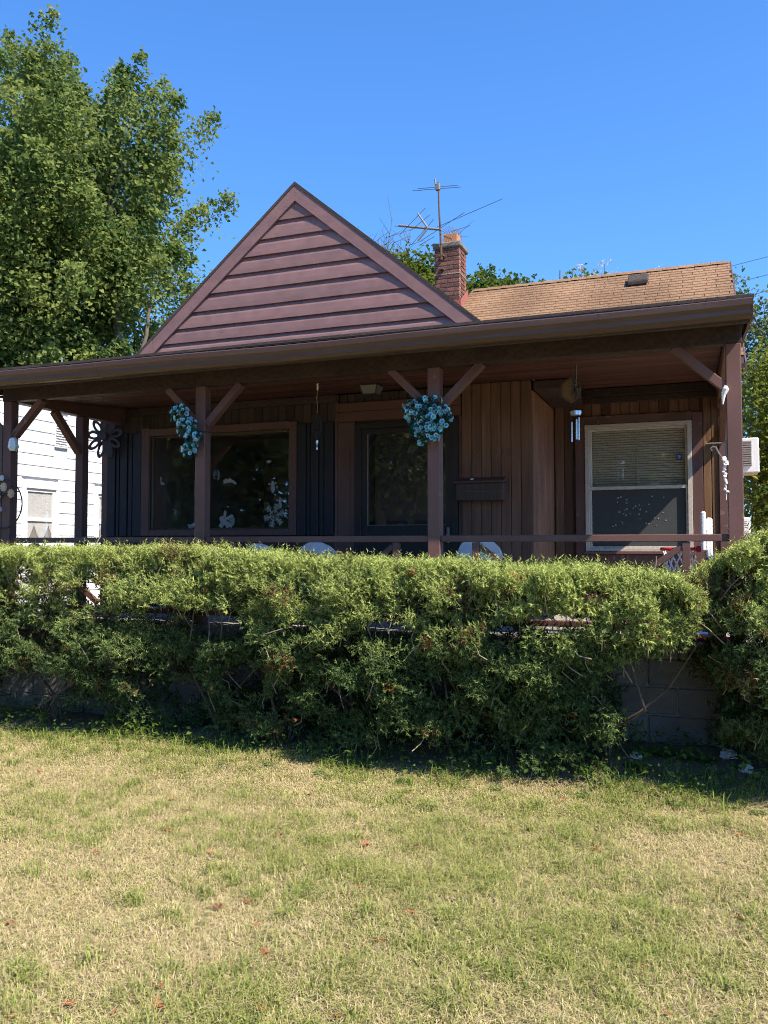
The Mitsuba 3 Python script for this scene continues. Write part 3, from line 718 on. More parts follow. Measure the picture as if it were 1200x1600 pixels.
hexa = Polygon([(0.108 * math.cos(math.pi / 3 * k + math.pi / 6) * 0.82, 0.108 * math.sin(math.pi / 3 * k + math.pi / 6)) for k in range(6)])
add('board', upright(poly(hexa, 0.018), HX - 0.055, HY + 0.12, 2.925), 'light_wood', hx, t=0.5)
add('rim', upright(poly(hexa.buffer(0.004).difference(hexa.buffer(-0.01)), 0.03), HX - 0.055, HY + 0.126, 2.925), 'wall_stain', hx, t=0.4)
add('string', tube([(HX - 0.055, HY + 0.115, 3.03), (HX - 0.055, HY + 0.115, 3.13)], 0.002, 4), 'wire_dark', hx)

# --- hanging spinner left of the door
sp = thing('hanging_spinner', 'dark twisted metal spinner hanging on an orange cord left of the door', 'wind spinner')
SX, SY = -3.33, 7.0
add('clip', bx(SX - 0.004, SX + 0.012, SY - 0.004, SY + 0.004, 3.05, 3.118, 0.002), 'white_plastic', sp)
add('cord', tube([(SX + 0.008, SY, 3.05), (SX - 0.004, SY, 2.98), (SX + 0.003, SY, 2.90), (SX, SY, 2.84)], 0.003, 5), 'cord_tan', sp)
zz = np.linspace(2.84, 2.58, 60)
rr = 0.045 * np.sin(np.pi * (2.84 - zz) / 0.26) + 0.004
aa = np.linspace(0, 7 * math.pi, 60)
hel = []
for ph in (0, math.pi / 2, math.pi, 1.5 * math.pi):
    hel.append(tube(np.stack([SX + rr * np.cos(aa + ph), SY + rr * np.sin(aa + ph), zz], 1), 0.0032, 4))
add('spiral', join(hel), 'ornament_slate', sp)
add('bead', join([disc((SX, SY, 2.565), (0, 0, 1), 0.012, 0.03, 10), tube([(SX, SY, 2.58), (SX, SY, 2.50)], 0.002, 4), disc((SX, SY, 2.50), (0, 0, 1), 0.008, 0.02, 8)]), 'silver_metal', sp)

# --- metal flower on the left wall corner
mf = thing('metal_flower', 'large dark metal flower with looped petals hanging at the left end of the porch wall', 'ornament')
FX, FY, FZ = -6.50, 7.90, 2.875
for k in range(9):
    a = 2 * math.pi * k / 9 + 0.2
    pet = affinity.rotate(affinity.translate(affinity.scale(Point(0, 0).buffer(1, 10), 0.105, 0.052), 0.155, 0), math.degrees(a), origin=(0, 0))
    if k % 2 == 0 or k in (3, 5):
        pet = pet.difference(affinity.rotate(affinity.translate(affinity.scale(Point(0, 0).buffer(1, 8), 0.055, 0.022), 0.16, 0), math.degrees(a), origin=(0, 0)))
    add('petal', upright(poly(pet, 0.005), FX, FY - 0.012 - 0.006 * (k % 3), FZ), 'ornament_slate', mf)
add('centre', disc((FX, FY - 0.035, FZ), (0, 1, 0), 0.05, 0.03, 14), 'ornament_slate', mf)
add('wall_pin', tube([(FX, FY - 0.02, FZ), (FX, YW, FZ)], 0.006, 5), 'iron_black', mf)

# --- hoop with flowers on the leftmost post
hp = thing('flower_hoop', 'thin black hoop with cream flowers hanging on the leftmost post', 'ornament')
OX, OY, OZ = -6.345, 6.235, 2.0
add('ring', ring(OX, OY, OZ, 0.235, 0.006), 'iron_black', hp, smooth=True)
def rosette(c, r, n=9, dirn=(0, -1, 0), tilt=0.5):
    P, F, k0 = [], [], 0
    for lay, (nn, rr_, up) in enumerate(((n, r, 0.25), (n - 3, r * 0.62, 0.5))):
        for k in range(nn):
            a = 2 * math.pi * (k + 0.5 * lay) / nn
            e, s = np.array([math.cos(a), 0, math.sin(a)]), np.array([-math.sin(a), 0, math.cos(a)])
            d = np.array([0, -1.0, 0])
            w = rr_ * math.sin(math.pi / nn) * 1.15
            P += [c + d * 0.002, c + e * rr_ * 0.6 + s * w + d * rr_ * up * 0.6, c + e * rr_ + d * rr_ * up, c + e * rr_ * 0.6 - s * w + d * rr_ * up * 0.6]
            F += [[k0, k0 + 1, k0 + 2], [k0, k0 + 2, k0 + 3]]
            k0 += 4
    return np.array(P), np.array(F)
for dx, dz, r, cc in ((0.02, 0.165, 0.048, (0.48, 0.42, 0.28)), (0.115, 0.10, 0.048, (0.46, 0.35, 0.24)), (-0.06, 0.07, 0.054, (0.50, 0.47, 0.28)), (-0.16, 0.14, 0.054, (0.45, 0.40, 0.24)), (-0.005, 0.255, 0.032, (0.45, 0.47, 0.55)), (-0.02, -0.05, 0.03, (0.3, 0.3, 0.36))):
    mm = rosette(np.array([OX + dx, OY - 0.012, OZ + dz]), r)
    add('flower', mm, 'matte_vc', hp, color=np.tile(cc, (len(mm[0]), 1)))
add('stem', tube([(OX - 0.2, OY, OZ + 0.12), (OX - 0.05, OY, OZ + 0.06), (OX + 0.05, OY, OZ + 0.12), (OX + 0.20, OY, OZ + 0.12)], 0.005, 5), 'iron_black', hp)

# --- white ornaments under the braces
sl1 = thing('white_lantern', 'small faceted white lantern hanging under the brace of the leftmost post', 'lantern')
c0 = np.array([-6.215, 6.215, 2.58])
add('shade', join([tube([c0 + [0, 0, 0.065], c0 + [0.0, 0, 0.05], c0 + [0.005, 0, -0.03], c0 + [0.0, 0, -0.065]], [0.018, 0.036, 0.052, 0.03], 6)]), 'frosted_white', sl1)
add('hook', tube([c0 + [0, 0, 0.06], c0 + [0, 0.01, 0.10], c0 + [-0.02, 0.04, 0.13]], 0.004, 5), 'wire_dark', sl1)
sl2 = thing('white_ornament', 'small white drop-shaped ornament at the foot of the brace on the right post', 'ornament')
c0 = np.array([0.176, 6.235, 2.655])
add('drop', join([tube([c0 + [0.012, 0, 0.05], c0 + [0.016, 0, 0.03], c0 + [0.0, 0, -0.01], c0 + [-0.006, 0, -0.075]], [0.014, 0.024, 0.016, 0.005], 7)]), 'white_plastic', sl2)
add('loop', tube([c0 + [0.012, 0, 0.048], c0 + [0.01, 0.03, 0.065]], 0.004, 5), 'white_plastic', sl2)

# --- plant hook with a trailing white string of shells
ph = thing('plant_hook', 'pale scrolled iron plant hook on the right post', 'hook')
add('arm', tube([(0.195, 6.27, 2.315), (0.06, 6.27, 2.312), (0.052, 6.27, 2.33)], 0.005, 5), 'aluminium_dull', ph)
add('scroll', tube([(0.19, 6.27, 2.22), (0.165, 6.27, 2.205), (0.14, 6.27, 2.24), (0.12, 6.27, 2.285), (0.10, 6.27, 2.29), (0.085, 6.27, 2.275), (0.095, 6.27, 2.262)], 0.006, 5), 'aluminium_dull', ph)
add('plate', bx(0.18, 0.194, 6.258, 6.282, 2.20, 2.33), 'aluminium_dull', ph)
ss = thing('shell_string', 'white knotted string hanging from the hook on the right post', 'decoration')
pts = []
for k in range(17):
    z = 2.20 - 0.0155 * k
    pts.append(disc((0.172 + 0.007 * rng.normal() + 0.0006 * k, 6.255 + 0.006 * rng.normal(), z), rng.normal(size=3), (0.010 + 0.009 * rng.random()) * (1 - 0.035 * k), 0.016, 5))
add('shells', join(pts), 'net_cord', ss)
add('cord', tube([(0.165, 6.262, 2.21), (0.175, 6.256, 2.08), (0.185, 6.252, 1.95), (0.183, 6.25, 1.91)], 0.003, 5), 'net_cord', ss)

# --- blue flower bouquets on two posts
def bouquet(label, blobs, n, seed):
    rg = np.random.default_rng(seed)
    b = thing('flower_bouquet', label, 'bouquet', )
    tot = sum(w for *_, w in blobs)
    flo, fc, lv, lc = [], [], [], []
    for (cx, cy, cz, rx, ry, rz, w) in blobs:
        k = max(1, int(n * w / tot))
        d = unit(rg.normal(size=(k, 3)))
        d[:, 1] = -np.abs(d[:, 1]) * 1.0 + 0.15
        P = np.array([cx, cy, cz]) + d * [rx, ry, rz] * (0.75 + 0.3 * rg.random((k, 1)))
        for p, dd in zip(P, d):
            dn = unit(dd * [1, 1.0, 0.6] + [0, -0.8, 0.15] + 0.25 * rg.normal(size=3))
            a0 = rg.random() * 6.28
            e1 = unit(np.cross(dn, [0.1, 0.2, 1.0]))
            e2 = np.cross(dn, e1)
            r = 0.014 + 0.009 * rg.random()
            base = np.array([0.17, 0.50, 0.70]) * (0.75 + 0.55 * rg.random()) if rg.random() < 0.82 else np.array([0.42, 0.58, 0.55]) * (0.7 + 0.4 * rg.random())
            vs, cs_, fs = [p - dn * 0.008], [np.array([0.02, 0.07, 0.10])], []
            for q in range(12):   # a little trumpet with a bright rim and a dark throat
                a = a0 + q * math.pi / 6
                e = math.cos(a) * e1 + math.sin(a) * e2
                vs += [p + e * r * 0.42, p + e * r * (1.0 if q % 2 else 0.86) + dn * 0.009]
                cs_ += [np.array([0.12, 0.30, 0.40]), np.minimum(base * 1.35, 0.85)]
            for q in range(12):
                a, c = 1 + 2 * q, 1 + 2 * ((q + 1) % 12)
                fs += [[0, a, c], [a, a + 1, c + 1], [a, c + 1, c]]
            flo.append((np.array(vs), np.array(fs)))
            fc.append(np.array(cs_))
        kl = k * 4
        d = unit(rg.normal(size=(kl, 3)))
        d[:, 1] = -np.abs(d[:, 1]) + 0.25
        P = np.array([cx, cy, cz]) + d * [rx, ry, rz] * (0.55 + 0.62 * rg.random((kl, 1)))
        lq = leaf_quads(P, unit(d + 0.6 * rg.normal(size=(kl, 3))), 0.03 + 0.045 * rg.random(kl), 0.5, 0.1, rg)
        lv.append(lq)
        col = np.array([0.03, 0.10, 0.095]) * (0.6 + 0.9 * rg.random((kl, 1)))
        col[rg.random(kl) < 0.22] = [0.36, 0.48, 0.42]
        lc.append(np.repeat(col, 4, 0))
    add('blossoms', join(flo), 'matte_vc', b, color=np.vstack(fc), kind='stuff')
    add('leaves', join(lv), 'leaf_vc', b, color=np.vstack(lc), kind='stuff')
    return b
b1 = bouquet('wide blue artificial flower bouquet on the middle porch post', [(-2.07, 6.20, 2.66, 0.12, 0.11, 0.09, 3), (-1.90, 6.20, 2.60, 0.10, 0.10, 0.10, 2.6), (-2.0, 6.19, 2.50, 0.13, 0.10, 0.12, 3), (-1.96, 6.20, 2.72, 0.08, 0.08, 0.05, 0.6), (-1.98, 6.15, 2.585, 0.09, 0.07, 0.12, 1.8)], 135, 5)
add('wire_tie', ring(-1.955, 6.30, 2.6, 0.076, 0.005, 'z'), 'iron_black', b1)
b2 = bouquet('narrow drooping blue artificial flower bouquet on the post before the picture window', [(-4.30, 6.20, 2.76, 0.08, 0.09, 0.09, 2), (-4.22, 6.19, 2.64, 0.09, 0.10, 0.09, 2), (-4.15, 6.20, 2.53, 0.085, 0.09, 0.11, 2.4), (-4.19, 6.20, 2.43, 0.08, 0.08, 0.06, 1.0)], 80, 6)
add('wire_tie', ring(-4.119, 6.30, 2.6, 0.076, 0.005, 'z'), 'iron_black', b2)

# --- window clings
def cling(name, label, shape, x, z, s=1.0, y=YW + 0.026, cat='window cling', group=None):
    add(name, upright(poly(affinity.scale(shape, s, s, origin=(0, 0)), 0.0015), x, y, z), 'cling_white', None, label, cat, group)
ang = unary_union([Point(0, 0.10).buffer(0.030), Polygon([(0.01, 0.09), (0.13, 0.15), (0.16, 0.10), (0.155, 0.04), (0.12, 0.0), (0.0, 0.07)]), Polygon([(0.02, 0.12), (0.03, 0.19), (0.055, 0.185), (0.05, 0.12)]), Polygon([(0.0, 0.08), (-0.04, 0.02), (0.0, 0.0), (0.05, 0.05)]), Polygon([(0.03, 0.06), (0.06, 0.0), (0.09, 0.0), (0.08, 0.06)])]).buffer(0.003)
for k in range(4):
    ang = ang.difference(LineString([(0.06, 0.085), (0.15, 0.115 - 0.028 * k)]).buffer(0.0035))
cling('angel_cling', 'white angel sticker with spread skirt in the picture window', ang, -4.99, 1.797)
flk = []
for k in range(6):
    a = math.pi / 3 * k + 0.25
    e = np.array([math.cos(a), math.sin(a)])
    flk.append(LineString([e * 0.035, e * 0.125]).buffer(0.008))
    for q in (0.07, 0.1):
        for s in (-1, 1):
            e2 = np.array([math.cos(a + s * 0.9), math.sin(a + s * 0.9)])
            flk.append(LineString([e * q, e * q + e2 * 0.035]).buffer(0.007))
flk.append(Point(0, 0).buffer(0.058).difference(Point(0, 0).buffer(0.048)))
cling('snowflake_cling', 'white snowflake sticker reading Peace in the picture window', unary_union(flk), -4.33, 1.925)
tm = meshkit.text_mesh('Peace', 0.034, 0.0015)
k = add('lettering', upright(xf(tm, np.diag([0.85, 0.85, 1, 1.0])), -4.385, YW + 0.0243, 1.905), 'cling_white', 'snowflake_cling')
deer = unary_union([Polygon([(0.0, 0.03), (0.12, 0.03), (0.15, 0.07), (0.13, 0.10), (0.03, 0.085)]), Polygon([(0.06, 0.08), (0.04, 0.16), (0.07, 0.17), (0.10, 0.09)]), Polygon([(0.03, 0.15), (0.10, 0.165), (0.115, 0.145), (0.05, 0.13)]), LineString([(0.05, 0.165), (0.04, 0.21), (0.07, 0.195), (0.085, 0.215)]).buffer(0.006), LineString([(0.01, 0.05), (-0.05, 0.02), (-0.07, 0.035)]).buffer(0.008), LineString([(0.02, 0.04), (-0.03, 0.0), (-0.06, 0.0)]).buffer(0.008), LineString([(0.12, 0.04), (0.17, 0.0)]).buffer(0.008)]).buffer(0.003)
cling('reindeer_cling', 'white reindeer sticker low in the picture window beside the post', deer, -5.36, 1.80)
bird = unary_union([Polygon([(0, 0.05), (0.03, 0.07), (0.05, 0.055), (0.07, 0.075), (0.10, 0.05), (0.13, 0.04), (0.12, 0.02), (0.085, 0.035), (0.06, 0.03), (0.02, 0.03), (0.0, 0.02)]), Polygon([(0.11, 0.045), (0.15, 0.02), (0.13, 0.01)])]).buffer(0.004)
cling('garland_cling', 'pale garland sticker halfway up the picture window', bird, -4.97, 2.27, 1.1)
fig = unary_union([Point(0.02, 0.115).buffer(0.018), Polygon([(0.0, 0.10), (0.04, 0.10), (0.05, 0.03), (0.03, 0.0), (0.01, 0.0), (-0.005, 0.04)]), LineString([(0.0, 0.09), (-0.03, 0.10)]).buffer(0.008), LineString([(0.04, 0.09), (0.06, 0.11)]).buffer(0.008)])
cling('figure_cling', 'pale little angel sticker near the right side of the picture window', fig, -4.37, 2.175)
cling('tree_cling', 'faint pale sticker above the snowflake in the picture window', affinity.scale(fig, 0.8, 0.95, origin=(0, 0)), -4.275, 2.0)
cling('dove_cling', 'small white bird sticker high in the picture window', Polygon([(0, 0.02), (0.035, 0.035), (0.075, 0.03), (0.06, 0.01), (0.03, 0.0)]), -4.44, 2.50)
cling('boot_cling', 'white sticker at the left edge of the picture window', Polygon([(0, 0.09), (0.02, 0.085), (0.022, 0.03), (0.06, 0.02), (0.055, 0.0), (0.01, 0.0)]), -5.82, 2.30)
st = add('security_sticker', upright(poly(sbox(0, 0, 0.048, 0.052).buffer(0.006), 0.0012), -0.205, YR + 0.012, 2.505), 'sticker_blue', None, 'small dark blue sticker at the right side of the white window', 'sticker')
for k in range(3):
    add('mark', upright(poly(sbox(0.008 + 0.004 * (k % 2), 0.01 + 0.012 * k, 0.038, 0.014 + 0.012 * k), 0.0014), -0.205, YR + 0.0105, 2.505), 'frosted_white', st)

# --- round-backed porch chairs
def porch_chair(x, y, w, label, top):
    c = thing('porch_chair', label, 'chair', 'white chairs on the porch')
    back = sbox(-w / 2, 0, w / 2, 0.5).intersection(unary_union([affinity.translate(affinity.scale(Point(0, 0).buffer(1, 24), w / 2, w * 0.42), 0, 0.5 - w * 0.42), sbox(-w / 2, 0, w / 2, 0.5 - w * 0.42)]))
    v, f = upright(poly(back, 0.022), x, y, top - 0.5)
    v[:, 1] += 0.12 * ((v[:, 0] - x) / (w / 2)) ** 2 * 0.5 - 0.12 * (v[:, 2] - top + 0.5)
    add('backrest', (v, f), 'chair_white', c)
    add('seat', bx(x - w / 2, x + w / 2, y + 0.02, y + 0.46, DECK + 0.40, DECK + 0.435, 0.015), 'chair_white', c)
    for sx in (-1, 1):
        for yy in (y + 0.03, y + 0.42):
            add('leg', tube([(x + sx * (w / 2 - 0.03), yy, DECK + 0.40), (x + sx * (w / 2 - 0.01), yy + (0.03 if yy > y + 0.1 else -0.03), DECK - 0.003)], 0.014, 6), 'chair_white', c)
porch_chair(-3.275, 6.92, 0.40, 'white round-backed chair behind the railing before the door', 1.63)
porch_chair(-1.755, 6.92, 0.39, 'white round-backed chair behind the railing below the mailbox', 1.665)
porch_chair(-3.87, 6.92, 0.34, 'white round-backed chair behind the railing below the picture window, mostly hidden by hedge', 1.615)

# --- toy basketball hoop: red rim, white net, white board seen edge-on, blue pole
bh = thing('toy_basketball_hoop', 'toy basketball hoop with red rim, white net and white backboard by the white window', 'basketball hoop')
add('backboard', join([bx(0.015, 0.05, 6.74, 7.26, 1.55, 1.855, 0.012), bx(0.052, 0.098, 6.80, 7.20, 1.50, 1.805, 0.012)]), 'white_plastic', bh)
add('rim', join([ring(-0.145, 7.0, 1.565, 0.135, 0.016, 'z', 30), bx(-0.02, 0.013, 6.94, 7.06, 1.54, 1.59, .005)]), 'red_plastic', bh, smooth=False)
net = []
for k in range(14):
    for s in (-1, 1):
        zz = np.linspace(0, 1, 7)
        a = 2 * math.pi * k / 14 + s * zz * 1.0
        R = 0.13 - 0.05 * zz
        net.append(tube(np.stack([-0.145 + R * np.cos(a), 7.0 + R * np.sin(a), 1.56 - 0.25 * zz], 1), 0.004, 4))
add('net', join(net), 'net_cord', bh)
add('pole', tube([(0.075, 7.0, 0.93), (0.075, 7.0, 1.56)], 0.028, 10), 'blue_plastic', bh, smooth=False)
add('base', bx(-0.05, 0.17, 6.8, 7.25, DECK - 0.003, DECK + 0.06, 0.02), 'blue_plastic', bh)
add('bucket', tube([(0.06, 6.86, DECK), (0.06, 6.86, DECK + 0.2)], [0.06, 0.075], 14), 'blue_plastic', None, 'blue bucket on the porch seen through the hedge at right', 'bucket')
add('red_cloth', xf(trimesh.creation.icosphere(2, 1.0), np.array([[0.16, 0, 0, 0.06], [0, 0.08, 0, 6.42], [0, 0, 0.03, 0.925], [0, 0, 0, 1.0]])), 'red_plastic', None, 'red cloth lying on the cap of the block wall', 'cloth')

# --- air conditioner and meter box on the right wall
ac = thing('air_conditioner', 'white window air conditioner with grey louvres sticking out of the right wall', 'air conditioner')
add('case', bx(0.302, 0.70, 11.0, 11.5, 2.49, 2.915, 0.012), 'white_plastic', ac)
add('grille', bx(0.36, 0.615, 10.992, 11.0, 2.57, 2.88, 0.002), 'grille_grey', ac)
for k in range(11):
    add('louvre', bx(0.36, 0.615, 10.976, 10.9915, 2.575 + 0.028 * k, 2.59 + 0.028 * k, 0.002), 'grille_grey', ac)
mbx = thing('meter_box', 'white utility box on the right side wall of the house', 'utility box')
add('case', bx(0.302, 0.535, 10.0, 10.14, 1.60, 1.91, 0.012), 'white_plastic', mbx)
add('vent_slots', join([bx(0.45, 0.50, 9.997, 10.001, 1.86 - 0.02 * k, 1.868 - 0.02 * k, 0.001) for k in range(3)]), 'grille_grey', mbx)

# ================================================================== NEIGHBOUR'S HOUSE
nb = thing('white_house', "neighbour's white clapboard house seen through the left end of the porch", 'house')
NX, NY0, NY1, NEAVE, NPEAK, NYC = -11.0, 8.6, 15.6, 4.1, 4.78, 12.13
wl = add('gable_wall', (np.array([(x, y, z) for x in (NX - 0.02, NX - 0.2) for y, z in ((NY0, -0.1), (NY1, -0.1), (NY1, NEAVE), (NYC, NPEAK), (NY0, NEAVE))]),
                        np.array([[0, 1, 2], [0, 2, 4], [4, 2, 3], [5, 7, 6], [5, 9, 7], [9, 8, 7], [0, 5, 6], [0, 6, 1], [1, 6, 7], [1, 7, 2], [0, 4, 9], [0, 9, 5]])), 'white_siding', nb)
add('front_wall', bx(-18.0, NX - 0.21, NY0, NY0 + 0.15, -0.1, NEAVE), 'white_siding', nb)
add('rear_wall', bx(-18.0, NX - 0.21, NY1 - 0.15, NY1, -0.1, NEAVE), 'white_siding', nb)
NW = [(11.28, 12.0, 1.62, 2.62), (13.13, 14.0, 1.62, 2.62)]
ex = 0.206
for k in range(25):
    z0 = -0.05 + k * ex
    z1 = z0 + ex
    ya, yb = NY0, NY1
    if z1 > NEAVE:
        fr_ = min(1, (z1 - NEAVE) / (NPEAK - NEAVE))
        ya, yb = NY0 + (NYC - NY0) * fr_, NY1 + (NYC - NY1) * fr_
    spans = [(ya, yb)]
    for w in NW:
        if z1 > w[2] - 0.1 and z0 < w[3] + 0.1:
            spans = [s for a, b in spans for s in ((a, min(b, w[0] - 0.08)), (max(a, w[1] + 0.08), b)) if s[1] - s[0] > 0.02]
    if z1 > 3.40 and z0 < 3.98:
        spans = [s for a, b in spans for s in ((a, min(b, 11.96)), (max(a, 12.30), b)) if s[1] - s[0] > 0.02]
    for a, b in spans:
        v = np.array([(NX + o, y, z) for y in (a, b) for z, o in ((z0 - 0.008, 0.021), (z1, 0.006), (z1, -0.01), (z0 - 0.006, -0.01))])
        add('clapboard', (v, np.array([[0, 4, 5], [0, 5, 1], [1, 5, 6], [1, 6, 2], [2, 6, 7], [2, 7, 3], [3, 7, 4], [3, 4, 0], [0, 1, 2], [0, 2, 3], [4, 6, 5], [4, 7, 6]])), 'white_siding', wl)
for w in NW:
    ws = add('window', join([bx(NX - 0.02, NX + 0.045, w[0] - 0.078, w[0], w[2] - 0.08, w[3] + 0.10), bx(NX - 0.02, NX + 0.045, w[1], w[1] + 0.078, w[2] - 0.08, w[3] + 0.10),
                             bx(NX - 0.02, NX + 0.055, w[0] + .001, w[1] - .001, w[3], w[3] + 0.09), bx(NX - 0.02, NX + 0.06, w[0] + .001, w[1] - .001, w[2] - 0.08, w[2])]), 'white_siding', nb, t=0.8)
    zm = (w[2] + w[3]) / 2 - 0.05
    add('sash', join([bx(NX - 0.015, NX + 0.02, w[0] + .002, w[0] + 0.06, w[2], w[3]), bx(NX - 0.015, NX + 0.02, w[1] - 0.06, w[1] - .002, w[2], w[3]), bx(NX - 0.015, NX + 0.022, w[0] + .06, w[1] - .06, zm - 0.03, zm + 0.03),
                      bx(NX - 0.015, NX + 0.02, w[0] + .06, w[1] - .06, w[2], w[2] + 0.07), bx(NX - 0.015, NX + 0.02, w[0] + .06, w[1] - .06, w[3] - 0.06, w[3])]), 'white_siding', ws, t=0.9)
    add('pane', (np.array([[NX + 0.002, w[0] + .06, w[2] + 0.07], [NX + 0.002, w[1] - .06, w[2] + 0.07], [NX + 0.002, w[1] - .06, w[3] - 0.06], [NX + 0.002, w[0] + .06, w[3] - 0.06]]), np.array([[0, 1, 2], [0, 2, 3]])), 'pane_glass', ws)
    add('room_shade_panel', bx(NX - 0.021, NX - 0.0195, w[0], w[1], w[2], w[3], 0.0002), 'grille_grey', ws)  # flat grey panel standing in for the shade of the room behind
    add('curtain', join([tube([(NX - 0.012, y, zm - 0.1 - 0.25 * abs(math.sin(y * 9))), (NX - 0.012, y, w[3] - 0.03)], 0.004 + 0.003 * (k % 2), 6) for k, y in enumerate(np.arange(w[0] + 0.05, w[1] - 0.05, 0.012))]), 'curtain_cloth', ws, smooth=True)
lv_ = add('louvre_vent', join([bx(NX - 0.015, NX + 0.03, 11.965, 11.985, 3.41, 3.97), bx(NX - 0.015, NX + 0.03, 12.275, 12.295, 3.41, 3.97), bx(NX - 0.019, NX - 0.01, 11.986, 12.274, 3.41, 3.97), bx(NX - 0.015, NX + 0.03, 11.986, 12.274, 3.41, 3.43), bx(NX - 0.015, NX + 0.03, 11.986, 12.274, 3.95, 3.97)]), 'white_siding', nb)
for k in range(11):
    add('slat', bar((NX + 0.01, 11.987, 3.455 + 0.046 * k), (NX + 0.01, 12.273, 3.455 + 0.046 * k), 0.034, 0.005, side=(1, 0, -0.8), c=0.001), 'white_siding', lv_)
for s, yo in ((-1, NY0 - 0.35), (1, NY1 + 0.35)):
    ze = NEAVE - 0.35 * (NPEAK - NEAVE) / (NYC - NY0)
    a = np.array([[NX + 0.10, NYC, NPEAK + 0.05], [NX + 0.10, yo, ze + 0.05], [-18.3, yo, ze + 0.05], [-18.3, NYC, NPEAK + 0.05]])
    v = np.vstack([a, a - [0, 0, 0.06]])
    add('roof', (v, np.array([[0, 1, 2], [0, 2, 3], [4, 6, 5], [4, 7, 6], [0, 4, 5], [0, 5, 1], [1, 5, 6], [1, 6, 2], [2, 6, 7], [2, 7, 3], [3, 7, 4], [3, 4, 0]])), 'roof_edge', nb)

# ================================================================== TREES
def tree(name, label, base, trunk_pts, lobes, ncl, per, lsize, c_lo, c_hi, cat='tree', spread=0.45, seed=1, limbs=26, trunk_r=0.25, droop=0.3, aspect=0.8, shell=0.75, clusters=None, group=None):
    """trunk (a list of leaders), limbs that reach into the crown, and leaves in clusters on the crown's lobes (cx, cy, cz, r)"""
    rg = np.random.default_rng(seed)
    t = thing(name, label, cat, group)
    base = np.asarray(base, float)
    wood_, nodes = [], []
    for pts, r0, r1 in trunk_pts:
        p = np.asarray(pts, float) + base
        k = np.linspace(0, len(p) - 1, 5 * (len(p) - 1) + 1)
        q = np.stack([np.interp(k, np.arange(len(p)), p[:, a]) for a in range(3)], 1)
        q += 0.25 * r0 * rg.normal(size=q.shape) * [1, 1, 0]
        wood_.append(tube(q, np.linspace(r0, r1, len(q)), 9))
        nodes.append(q)
    nodes = np.vstack(nodes)
    if clusters is None:
        lobes = np.asarray(lobes, float)
        wt = lobes[:, 3] ** 2
        pick = rg.choice(len(lobes), ncl, p=wt / wt.sum())
        d = unit(rg.normal(size=(ncl, 3)))
        rad = lobes[pick, 3:4] * (1 - (1 - shell) * 2 * rg.random((ncl, 1)) ** 1.5)
        C = base + lobes[pick, :3] + d * rad * [1, 1, 0.85]
        sp = np.full(ncl, spread)
    else:
        C, d, sp = clusters[0] + base, clusters[1], clusters[2]
        ncl = len(C)
    pool = np.arange(ncl) if clusters is None else np.nonzero(sp > 0.3)[0]
    sel = rg.choice(pool, min(limbs, len(pool)), replace=False)
    br = []
    for k in sel:
        low = nodes[nodes[:, 2] < C[k, 2] - 0.12 * abs(C[k, 2] - base[2])]
        if len(low) == 0:
            continue
        a = low[np.argmin(np.linalg.norm(low - C[k], axis=1) + 0.3 * rg.random(len(low)))]
        L = np.linalg.norm(C[k] - a)
        mid = (a + C[k]) / 2 + [0, 0, 0.08 * L] + 0.035 * L * rg.normal(size=3)
        q = np.array([a, a * .6 + mid * .4 + 0.02 * L * rg.normal(size=3), mid, mid * .5 + C[k] * .5 + 0.03 * L * rg.normal(size=3), C[k]])
        r = min(0.35 * trunk_r, 0.012 * L + 0.012)
        br.append(tube(q, np.linspace(r, 0.006, 5), 6, caps=False))
    add('trunk', join(wood_), 'bark', t, smooth=True)
    if br:
        add('limbs', join(br), 'bark', t, smooth=True)
    n = ncl * per
    ci = np.repeat(np.arange(ncl), per)
    off = rg.normal(size=(n, 3)) * sp[ci][:, None] * [1, 1, 0.75]
    off[:, 2] -= droop * np.linalg.norm(off[:, :2], axis=1) ** 2 / sp[ci] * 0.5
    P = C[ci] + off
    nn = unit(rg.normal(size=(n, 3)) * 0.75 + d[ci] * 0.45 + [0.1, 0, 0.55])
    v, f = leaf_quads(P, nn, lsize * (0.6 + 0.75 * rg.random(n)), aspect, 0.16, rg)
    u = np.clip(0.5 + 0.30 * rg.normal(size=ncl)[ci] + 0.22 * rg.normal(size=n), 0, 1)[:, None]
    col = np.asarray(c_lo) * (1 - u) + np.asarray(c_hi) * u
    add('crown', (v, f), 'leaf_vc', t, color=np.repeat(col, 4, 0))
    return t


G_LO, G_HI = (0.07, 0.11, 0.03), (0.30, 0.32, 0.12)
def sprays(centre, radii, power, n, seed, length=1.9, gap=0.30, zmin=-99):
    """leafy sprays that point outwards and upwards all through a rounded crown: cluster centres, directions and sizes"""
    rg = np.random.default_rng(seed)
    d = unit(rg.normal(size=(n, 3)) + [0, -0.25, 0.1])
    k = (np.abs(d) ** power).sum(1) ** (-1 / power)
    depth = 1.0 - 0.62 * rg.random(n) ** 1.7
    tip = d * k[:, None] * depth[:, None] * (1 + 0.10 * rg.normal(size=(n, 1))) * radii
    tip[:, 0] *= np.interp(tip[:, 2], [0.5, 3.2], [0.84, 1.0])
    keep = (nz(tip + 50, 0.55, seed) > gap) & (tip[:, 2] + centre[2] > zmin)
    tip, d = tip[keep], d[keep]
    ax = unit(d * [1, 1, 0.6] + [0, 0, 0.75] + 0.3 * rg.normal(size=d.shape))
    C, D, S = [], [], []
    for u, sp in ((0.0, 0.13), (0.16, 0.20), (0.36, 0.28), (0.6, 0.36), (0.85, 0.42)):
        C.append(tip - ax * length * u + [0, 0, -0.05] + 0.06 * rg.normal(size=tip.shape))
        D.append(unit(d + ax))
        S.append(np.full(len(tip), sp))
    return np.vstack(C) + centre, np.vstack(D), np.concatenate(S)


